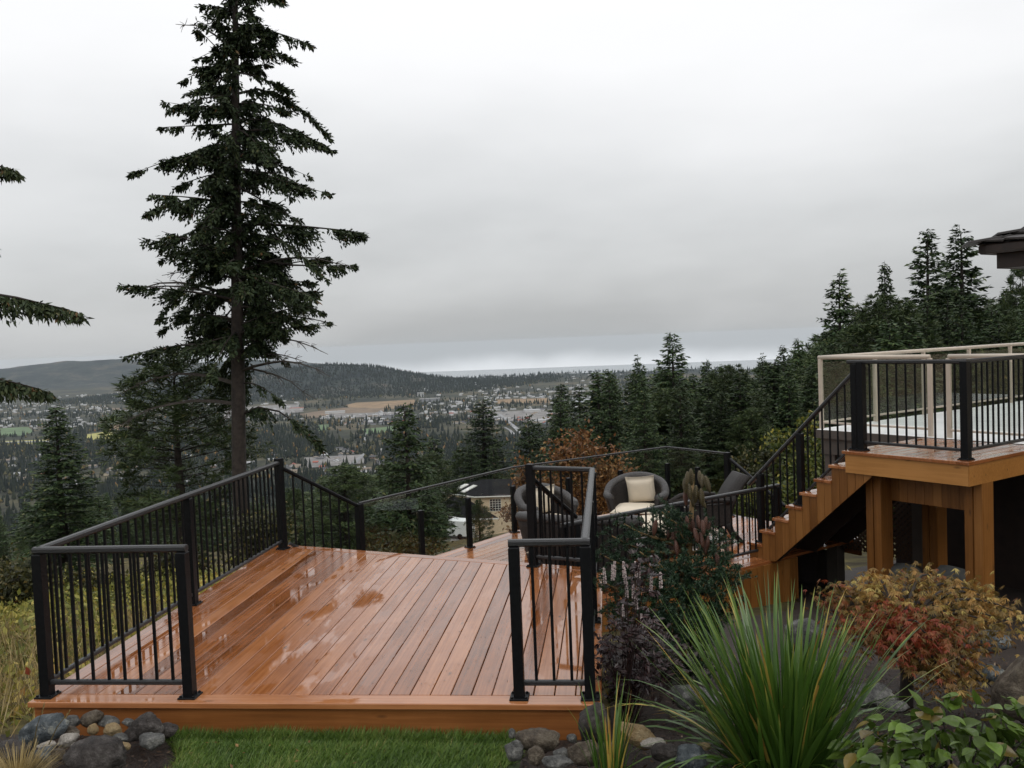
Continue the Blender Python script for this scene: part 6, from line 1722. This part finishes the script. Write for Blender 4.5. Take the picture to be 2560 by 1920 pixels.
# leafy shrub, lower right: each big leaf its own part
def leafy_shrub():
    b = at(2400, 1950, 4.75); zg = ground(b[0], b[1])
    t = thing('leafy_shrub', 'low shrub of broad glossy green leaves in the lower right corner', 'shrub', (b[0], b[1], zg))
    rng = np.random.default_rng(12)
    lm = foliage('broad_leaf', [(0, (.035, .07, .011)), (.55, (.1, .16, .026)), (1, (.21, .22, .045))], rough=.35, spec=.3, objvar=.4, trans=.15)
    lmy = foliage('broad_leaf_yellowing', [(0, (.08, .06, .015)), (.55, (.16, .12, .025)), (1, (.26, .12, .04))], rough=.35, spec=.5, objvar=.3, trans=.15)
    def lmesh(mat):
        V, F, T = [], [], []; n = 7
        for i in range(n+1):
            f = i/n; wv = .5*math.sin(PI*min(1, f*1.02)**.8)**.9 if 0 < f < 1 else 0.0
            z = -.28*f*f
            for x, dz in ((-wv, .05), (-wv*.5, .06*math.sin(i*2)), (0, -.05), (wv*.5, .06*math.sin(i*2+1)), (wv, .05)):
                V.append((x*.62, f, z+dz*(wv*2))); T.append(.25+.3*abs(x)+.25*f)
        for i in range(n):
            for j in range(4): F.append((i*5+j, i*5+j+1, (i+1)*5+j+1, (i+1)*5+j))
        me = mesh('leaf', V, F, mat, True); a = me.attributes.new('tint', 'FLOAT', 'POINT'); a.data.foreach_set('value', np.array(T, dtype=np.float32)); return me
    lg, ly = lmesh(lm), lmesh(lmy)
    c = np.array([b[0], b[1], zg])
    stems = []
    def leaf_frame(r0, r1, facing):
        az = rng.uniform(-PI*1.02, PI*.02) if facing else rng.uniform(0, 2*PI); el_ = math.asin(rng.uniform(.0, 1))
        r = rng.uniform(r0, r1)
        P = c+np.array([math.cos(az)*math.cos(el_)*.68, math.sin(az)*math.cos(el_)*.5, math.sin(el_)*.72+.05])*r
        P[2] += .07*math.sin(P[0]*7)
        outd = unit(np.array([math.cos(az)*math.cos(el_), math.sin(az)*math.cos(el_), .2*math.sin(el_)-.4])+rng.normal(0, .35, 3))
        y_ = Vector(outd); upv = Vector((rng.normal(0, .3), rng.normal(0, .3), 1)); x_ = y_.cross(upv).normalized(); z_ = x_.cross(y_)
        s = rng.uniform(.075, .125)
        return P, el_, Matrix.Translation(tuple(P)) @ Matrix((x_, y_, z_)).transposed().to_4x4() @ Matrix.Diagonal((s, s, s, 1))
    for i in range(290):
        P, el_, mx_ = leaf_frame(.8, 1.04, True)
        o = obj('leaf', ly if (rng.uniform() < .2 and el_ > .5) or rng.uniform() < .05 else lg, t)
        o.matrix_basis = mx_
        if i % 5 == 0: stems.append(([c+np.array([0, 0, .02]), (c+P)/2+np.array([0, 0, .08]), P], [.008, .006, .003]))
    LV, LF, LT = [], [], []
    base_v = [v.co.copy() for v in lg.vertices]; base_f = [tuple(p.vertices) for p in lg.polygons]
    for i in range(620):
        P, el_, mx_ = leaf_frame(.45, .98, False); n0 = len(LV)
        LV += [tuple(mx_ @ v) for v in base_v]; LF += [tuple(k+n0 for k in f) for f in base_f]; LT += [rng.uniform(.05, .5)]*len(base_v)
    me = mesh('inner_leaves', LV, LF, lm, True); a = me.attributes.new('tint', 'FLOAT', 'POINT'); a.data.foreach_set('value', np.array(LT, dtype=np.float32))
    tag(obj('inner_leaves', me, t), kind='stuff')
    V, F = stub_tubes(stems, 4); part('stems', (V, F), TWIG, t)
leafy_shrub()

# lace-leaf maple
def maple():
    b = at(2262, 1750, 6.6); zg = ground(b[0], b[1])
    t = thing('lace_leaf_maple', 'weeping lace-leaf maple in yellow, orange and red autumn colour', 'shrub', (b[0], b[1], zg))
    rng = np.random.default_rng(17)
    mats = foliage('maple_leaves', [(0, (.2, .03, .014)), (.16, (.26, .06, .022)), (.32, (.22, .09, .03)), (.48, (.13, .1, .026)), (.66, (.2, .125, .035)), (.84, (.4, .22, .06)), (1, (.46, .36, .11))], rough=.5, objvar=0, trans=.3)
    br = []; Q, T = [], []
    top = np.array([b[0]-.03, b[1], zg+.55])
    br.append(([np.array([b[0], b[1], zg-.1]), np.array([b[0]+.02, b[1], zg+.28]), top], [.055, .045, .04]))
    # boughs: tip pixel, distance, tint centre
    tips = [(2170, 1455, 7.2, .8), (2190, 1440, 7.0, .86), (2100, 1480, 7.3, .45), (2070, 1500, 7.2, .4), (2330, 1440, 7.3, .55), (2400, 1470, 7.2, .75), (2450, 1480, 7.0, .8), (2480, 1500, 7.0, .6), (2540, 1530, 6.8, .8), (2520, 1560, 6.7, .85),
            (2290, 1480, 7.5, .6), (2240, 1520, 6.7, .3), (2200, 1530, 6.5, .12), (2180, 1560, 6.4, .3), (2300, 1560, 6.3, .2), (2330, 1600, 6.2, .1), (2260, 1590, 6.3, .2), (2380, 1560, 6.5, .42), (2430, 1580, 6.5, .5), (2390, 1640, 6.3, .48), (2360, 1690, 6.2, .55),
            (2420, 1720, 6.2, .72), (2480, 1720, 6.2, .8), (2150, 1600, 6.5, .4), (2120, 1560, 6.8, .45), (2330, 1510, 6.9, .5), (2410, 1520, 6.8, .62), (2350, 1720, 6.1, .55), (2250, 1640, 6.2, .25), (2280, 1450, 7.6, .5), (2180, 1500, 6.9, .72), (2440, 1620, 6.4, .45), (2480, 1560, 6.6, .55)]
    for X, Y, D, tn in tips:
        tip = at(X, Y, D); v = tip-top; L = np.linalg.norm(v)
        P = [top+v*s+np.array([0, 0, .20*L*math.sin(PI*s)]) for s in np.linspace(0, 1, 7)]
        br.append((P, np.linspace(.02, .004, 7)))
        nl = 165
        for i in range(nl):
            s = rng.uniform(.35, 1.02); kf = min(5.99, s*5.99); k = int(kf); c = P[k]+(P[k+1]-P[k])*(kf-k)+rng.normal(0, .1, 3)*np.array([1, 1, .55])+np.array([0, 0, -.03])
            az = rng.uniform(0, 6.28); nlob = 7; size = rng.uniform(.04, .078)
            h = np.array([math.cos(az), math.sin(az), -.9]); h = h/np.linalg.norm(h); sd = unit(np.cross(h, np.array([0, 0, 1.0])))
            a_ = np.linspace(-1.15, 1.15, nlob)[:, None]
            d = unit(h*np.cos(a_)+sd*np.sin(a_)+rng.normal(0, .12, (nlob, 3))+np.array([0, 0, -.25]))
            w_ = unit(np.cross(d, rng.normal(0, .4, (nlob, 3))+unit(np.cross(h, sd))))
            Q.append(leaf_quads(np.repeat(c[None], nlob, 0), d, w_, size*rng.uniform(.7, 1.15, nlob)*(1-.25*np.abs(a_[:, 0])), np.full(nlob, .0085), .45))
            T.append(np.full(nlob, np.clip(rng.normal(tn, .16), 0, 1)))
    obj('leaves', big_mesh('leaves', np.concatenate(Q), 4, mats, np.concatenate(T)), t)
    V, F = stub_tubes(br, 6); part('trunk', (V, F), BARK, t, True)
maple()

# cone-laden dwarf spruce
def cone_spruce():
    b = at(1700, 1660, 8.0); zg = ground(b[0], b[1])
    t = thing('cone_laden_spruce', 'dwarf spruce loaded with hanging cones beside the lower deck railing', 'shrub', (b[0], b[1], zg))
    rng = np.random.default_rng(23)
    mat = foliage('dwarf_spruce_needles', [(0, (.006, .016, .009)), (.5, (.014, .034, .016)), (.85, (.032, .064, .024)), (1, (.06, .1, .03))], rough=.5, spec=.3, objvar=0)
    ax = [at(1700, 1680, 8.0), at(1712, 1500, 8.0), at(1726, 1340, 8.0), at(1733, 1185, 8.0)]
    br = [([ax[0]-np.array([0, 0, .3])]+ax, [.07, .06, .045, .03, .012])]
    Q, T = [], []
    tips = [(1500, 1385, 7.7), (1530, 1340, 7.9), (1560, 1310, 7.9), (1620, 1330, 8.1), (1650, 1290, 8.1), (1655, 1280, 7.8), (1700, 1330, 7.8), (1600, 1380, 7.6), (1540, 1420, 7.6), (1500, 1450, 7.5), (1810, 1360, 7.8), (1790, 1350, 8.0), (1850, 1430, 7.6), (1815, 1420, 7.6), (1800, 1480, 7.4),
            (1760, 1460, 7.4), (1830, 1500, 7.5), (1770, 1520, 7.3), (1720, 1480, 7.3), (1660, 1450, 7.3), (1600, 1450, 7.4), (1560, 1490, 7.4), (1620, 1520, 7.2), (1540, 1540, 7.3), (1680, 1560, 7.1), (1740, 1570, 7.2), (1600, 1580, 7.2), (1800, 1560, 7.4), (1580, 1620, 7.3), (1680, 1620, 7.1), (1760, 1640, 7.2),
            (1730, 1400, 7.6), (1690, 1400, 7.5), (1760, 1330, 7.9), (1700, 1290, 8.0), (1640, 1400, 7.4), (1780, 1400, 7.5), (1510, 1500, 7.4), (1650, 1500, 7.1), (1710, 1530, 7.0)]
    for X, Y, D in tips:
        tip = at(X, Y, D); f = np.clip((1680-Y-40)/500, .02, .9); k = f*3; i0 = min(2, int(k)); a0 = ax[i0]+(ax[i0+1]-ax[i0])*(k-i0)
        v = tip-a0; L = np.linalg.norm(v); P = [a0+v*s+np.array([0, 0, -.12*L*math.sin(PI*s)]) for s in np.linspace(0, 1, 6)]
        br.append((P, np.linspace(.02, .006, 6)))
        for j in range(int(16+L*26)):                  # bristly tufts
            s = rng.uniform(.3, 1.0)**.75; kk = s*5; i1 = min(4, int(kk)); c = P[i1]+(P[i1+1]-P[i1])*(kk-i1)+rng.normal(0, .055, 3)
            dirn = unit(v/L+rng.normal(0, .7, 3)+np.array([0, 0, .25])); tl = rng.uniform(.07, .13); m = 46
            fr = rng.uniform(0, 1, m); p = c+dirn*(fr*tl)[:, None]
            d = unit(dirn*.55+rng.normal(0, .75, (m, 3))); sd = unit(np.cross(d, rng.normal(0, 1, (m, 3))))
            Q.append(leaf_quads(p, d, sd, rng.uniform(.025, .042, m), np.full(m, .008), .4)); T.append(np.clip(rng.normal(.35+.3*s*rng.uniform(.4, 1), .15, m), 0, 1))
    obj('needles', big_mesh('needles', np.concatenate(Q), 4, mat, np.concatenate(T)), t)
    V, F = stub_tubes(br, 6); part('branches', (V, F), plain('spruce_twig', (.16, .1, .035), rough=.7), t, True)
    def cone_mesh(col, name):
        V, F = [], []; n, k = 12, 16
        for i in range(k+1):
            f = i/k; r = .15*math.sin(PI*min(.985, f*.93+.05))**.6
            for j in range(n):
                a = 2*PI*(j+.5*(i % 2))/n; rr = r*(1+.14*((i+j) % 2)); V.append((rr*math.cos(a), rr*math.sin(a), -f))
        F = [(i*n+j, i*n+(j+1) % n, (i+1)*n+(j+1) % n, (i+1)*n+j) for i in range(k) for j in range(n)]
        F += [tuple(range(n))[::-1], tuple(range(k*n, k*n+n))]
        return mesh('cone', V, F, plain(name, col, rough=.55, var=.35, scale=9))
    cg, cb = cone_mesh((.06, .046, .018), 'green_cone_scales'), cone_mesh((.075, .03, .018), 'brown_cone_scales')
    green = [(1719, 1178), (1727, 1172), (1748, 1176), (1755, 1185), (1722, 1210), (1740, 1214), (1752, 1222), (1729, 1232), (1745, 1236), (1711, 1196), (1763, 1190)]
    brown = [(1712, 1225), (1757, 1228), (1716, 1290), (1730, 1296), (1744, 1288), (1756, 1300), (1766, 1292), (1774, 1305), (1690, 1312), (1682, 1330), (1676, 1318), (1705, 1306), (1780, 1355), (1795, 1362), (1810, 1355), (1762, 1352), (1770, 1340), (1790, 1380), (1640, 1300), (1688, 1350), (1735, 1320), (1750, 1330), (1720, 1330), (1700, 1335), (1760, 1318), (1580, 1370), (1570, 1345)]
    for me, L, pts in ((cg, .15, green), (cb, .13, brown)):
        for X, Y in pts:
            P = at(X, Y, 7.85+rng.uniform(-.1, .12)); s = L*rng.uniform(.85, 1.15)
            obj('cone', me, t, tuple(P), (rng.normal(0, .16), rng.normal(0, .16), rng.uniform(0, 6)), (s, s, s))
cone_spruce()

# dark purple plant with white flower spikes
def bugbane():
    b = at(1560, 1690, 6.4); zg = ground(b[0], b[1])
    t = thing('purple_leaf_plant', 'dark purple-leaved plant with pale bottlebrush flower spikes beside the deck', 'plant', (b[0], b[1], zg))
    rng = np.random.default_rng(29)
    mat = foliage('purple_leaves', [(0, (.009, .004, .005)), (.6, (.028, .012, .013)), (1, (.075, .04, .036))], rough=.38, spec=.45, objvar=0)
    br, Q, T = [], [], []
    fans = [(1500, 1600), (1540, 1570), (1600, 1590), (1640, 1610), (1680, 1600), (1530, 1640), (1580, 1640), (1620, 1660), (1660, 1670), (1510, 1660), (1560, 1690), (1600, 1710), (1650, 1720), (1560, 1540), (1590, 1550), (1620, 1560), (1520, 1690), (1580, 1590), (1690, 1650), (1540, 1720), (1630, 1690), (1600, 1400), (1625, 1390)]
    for X, Y in fans:
        tip = at(X, Y, 6.3+rng.uniform(-.3, .4)); base = np.array([b[0]+rng.normal(0, .05), b[1]+rng.normal(0, .05), zg]); v = tip-base
        P = [base+v*s+np.array([0, 0, .1*math.sin(PI*s)]) for s in np.linspace(0, 1, 6)]; br.append((P, np.linspace(.007, .002, 6)))
        for j in range(22):
            s = rng.uniform(.72, 1.08); c = base+v*s+rng.normal(0, .05, 3)+np.array([0, 0, .1*math.sin(PI*min(1, s))]); h = unit(v*np.array([1, 1, .1])+rng.normal(0, .6, 3)*np.linalg.norm(v)); sd = unit(np.cross(h, np.array([0, 0, 1.0])))
            for w_ in (-1, -.5, 0, .5, 1):
                d = unit(h+sd*w_*.8+np.array([0, 0, -.12])); p = c+sd*w_*.02
                Q.append(leaf_quads(p[None], d[None], unit(np.cross(d, rng.normal(0, .5, 3)+np.array([0, 0, 1.])))[None], [.055*rng.uniform(.7, 1.2)], [.018], .45)); T.append([np.clip(rng.normal(.45, .25), 0, 1)])
    obj('leaves', big_mesh('leaves', np.concatenate(Q), 4, mat, np.concatenate(T)), t)
    fm = foliage('flower_florets', [(0, (.35, .24, .25)), (.5, (.62, .52, .5)), (1, (.8, .74, .7))], rough=.7, objvar=0)
    m = 240; fz = rng.uniform(0, 1, m); a = rng.uniform(0, 6.28, m); rad = .055+.02*np.sin(fz*PI)
    p = np.stack([np.cos(a)*rad*.4, np.sin(a)*rad*.4, fz], 1); d = unit(np.stack([np.cos(a), np.sin(a), rng.uniform(-.1, .6, m)], 1)); sd = unit(np.cross(d, rng.normal(0, 1, (m, 3))))
    sp = big_mesh('flower_spike', leaf_quads(p, d, sd, np.full(m, .085)*(1.1-fz*.5), np.full(m, .05), .6), 4, fm, rng.uniform(0, 1, m))
    for (a_, c_) in ((220, 700), (300, 670), (320, 640), (400, 640), (410, 700), (510, 640), (545, 650), (430, 830), (490, 840), (520, 940), (660, 780), (395, 1000), (565, 1085), (740, 740)):
        X, Y = 1450+a_*.2713, 1250+c_*.2713; D = 6.25+rng.uniform(-.1, .1)
        top, bot = at(X, Y-20, D), at(X+rng.uniform(-3, 4), Y+20, D); v = top-bot; L = np.linalg.norm(v)*(.75 if c_ > 960 else 1)
        o = obj('flower_spike', sp, t); o.matrix_basis = Matrix.Translation(tuple(bot)) @ Vector(v).to_track_quat('Z', 'Y').to_matrix().to_4x4() @ Matrix.Diagonal((L*1.15, L*1.15, L, 1))
        base = np.array([b[0]+rng.normal(0, .05), b[1]+rng.normal(0, .05), zg]); br.append(([base, (base+bot)/2+rng.normal(0, .02, 3), bot+v*.3], [.005, .004, .002]))
    V, F = stub_tubes(br, 5); part('stems', (V, F), plain('dark_stem', (.03, .015, .014), rough=.5), t)
bugbane()

def hose():
    p = [at(2120, 1815, 5.4), at(2150, 1840, 5.3), at(2185, 1866, 5.15), at(2230, 1905, 4.95)]
    for q in p: q[2] = ground(q[0], q[1])+.045
    t = tag(part('irrigation_hose', tube([tuple(q) for q in p], .008, 8), M['black'], None, True), 'thin black irrigation hose lying on the mulch beside the leafy shrub', 'hose')
hose()

def litter():
    rng = np.random.default_rng(41); N = 420
    x = rng.uniform(-4.0, -.3, N); y = rng.uniform(6.1, 9.4, N); P = np.stack([x, y, np.full(N, .0035)], 1)
    a = rng.uniform(0, 6.28, N); d = np.stack([np.cos(a), np.sin(a), rng.uniform(-.02, .06, N)], 1); s = np.stack([-np.sin(a), np.cos(a), rng.normal(0, .15, N)], 1)
    L = rng.uniform(.008, .035, N)
    m = foliage('fallen_needles', [(0, (.03, .018, .01)), (.6, (.08, .045, .02)), (1, (.2, .14, .05))], rough=.6, objvar=0)
    tag(obj('fallen_needles', big_mesh('fallen_needles', leaf_quads(P, d, s, L, np.full(N, .0045)), 4, m, rng.uniform(0, 1, N))), 'fallen fir needles and bits scattered on the near deck', 'needles', kind='stuff')
    N = 60; x = rng.uniform(-3.0, -.8, N); y = rng.uniform(4.6, 5.8, N); P = np.stack([x, y, ground_np(x, y)+.05], 1)
    d = unit(rng.normal(0, 1, (N, 3))*np.array([1, 1, .3])); s = unit(np.cross(d, np.array([0, 0, 1.0])+rng.normal(0, .3, (N, 3))))
    tag(obj('fallen_leaves', big_mesh('fallen_leaves', leaf_quads(P, d, s, rng.uniform(.02, .045, N), rng.uniform(.012, .025, N)), 4, LEAF['rust_leaves'], rng.uniform(.2, 1, N))), 'small fallen brown leaves lying in the lawn', 'leaves', kind='stuff')
litter()
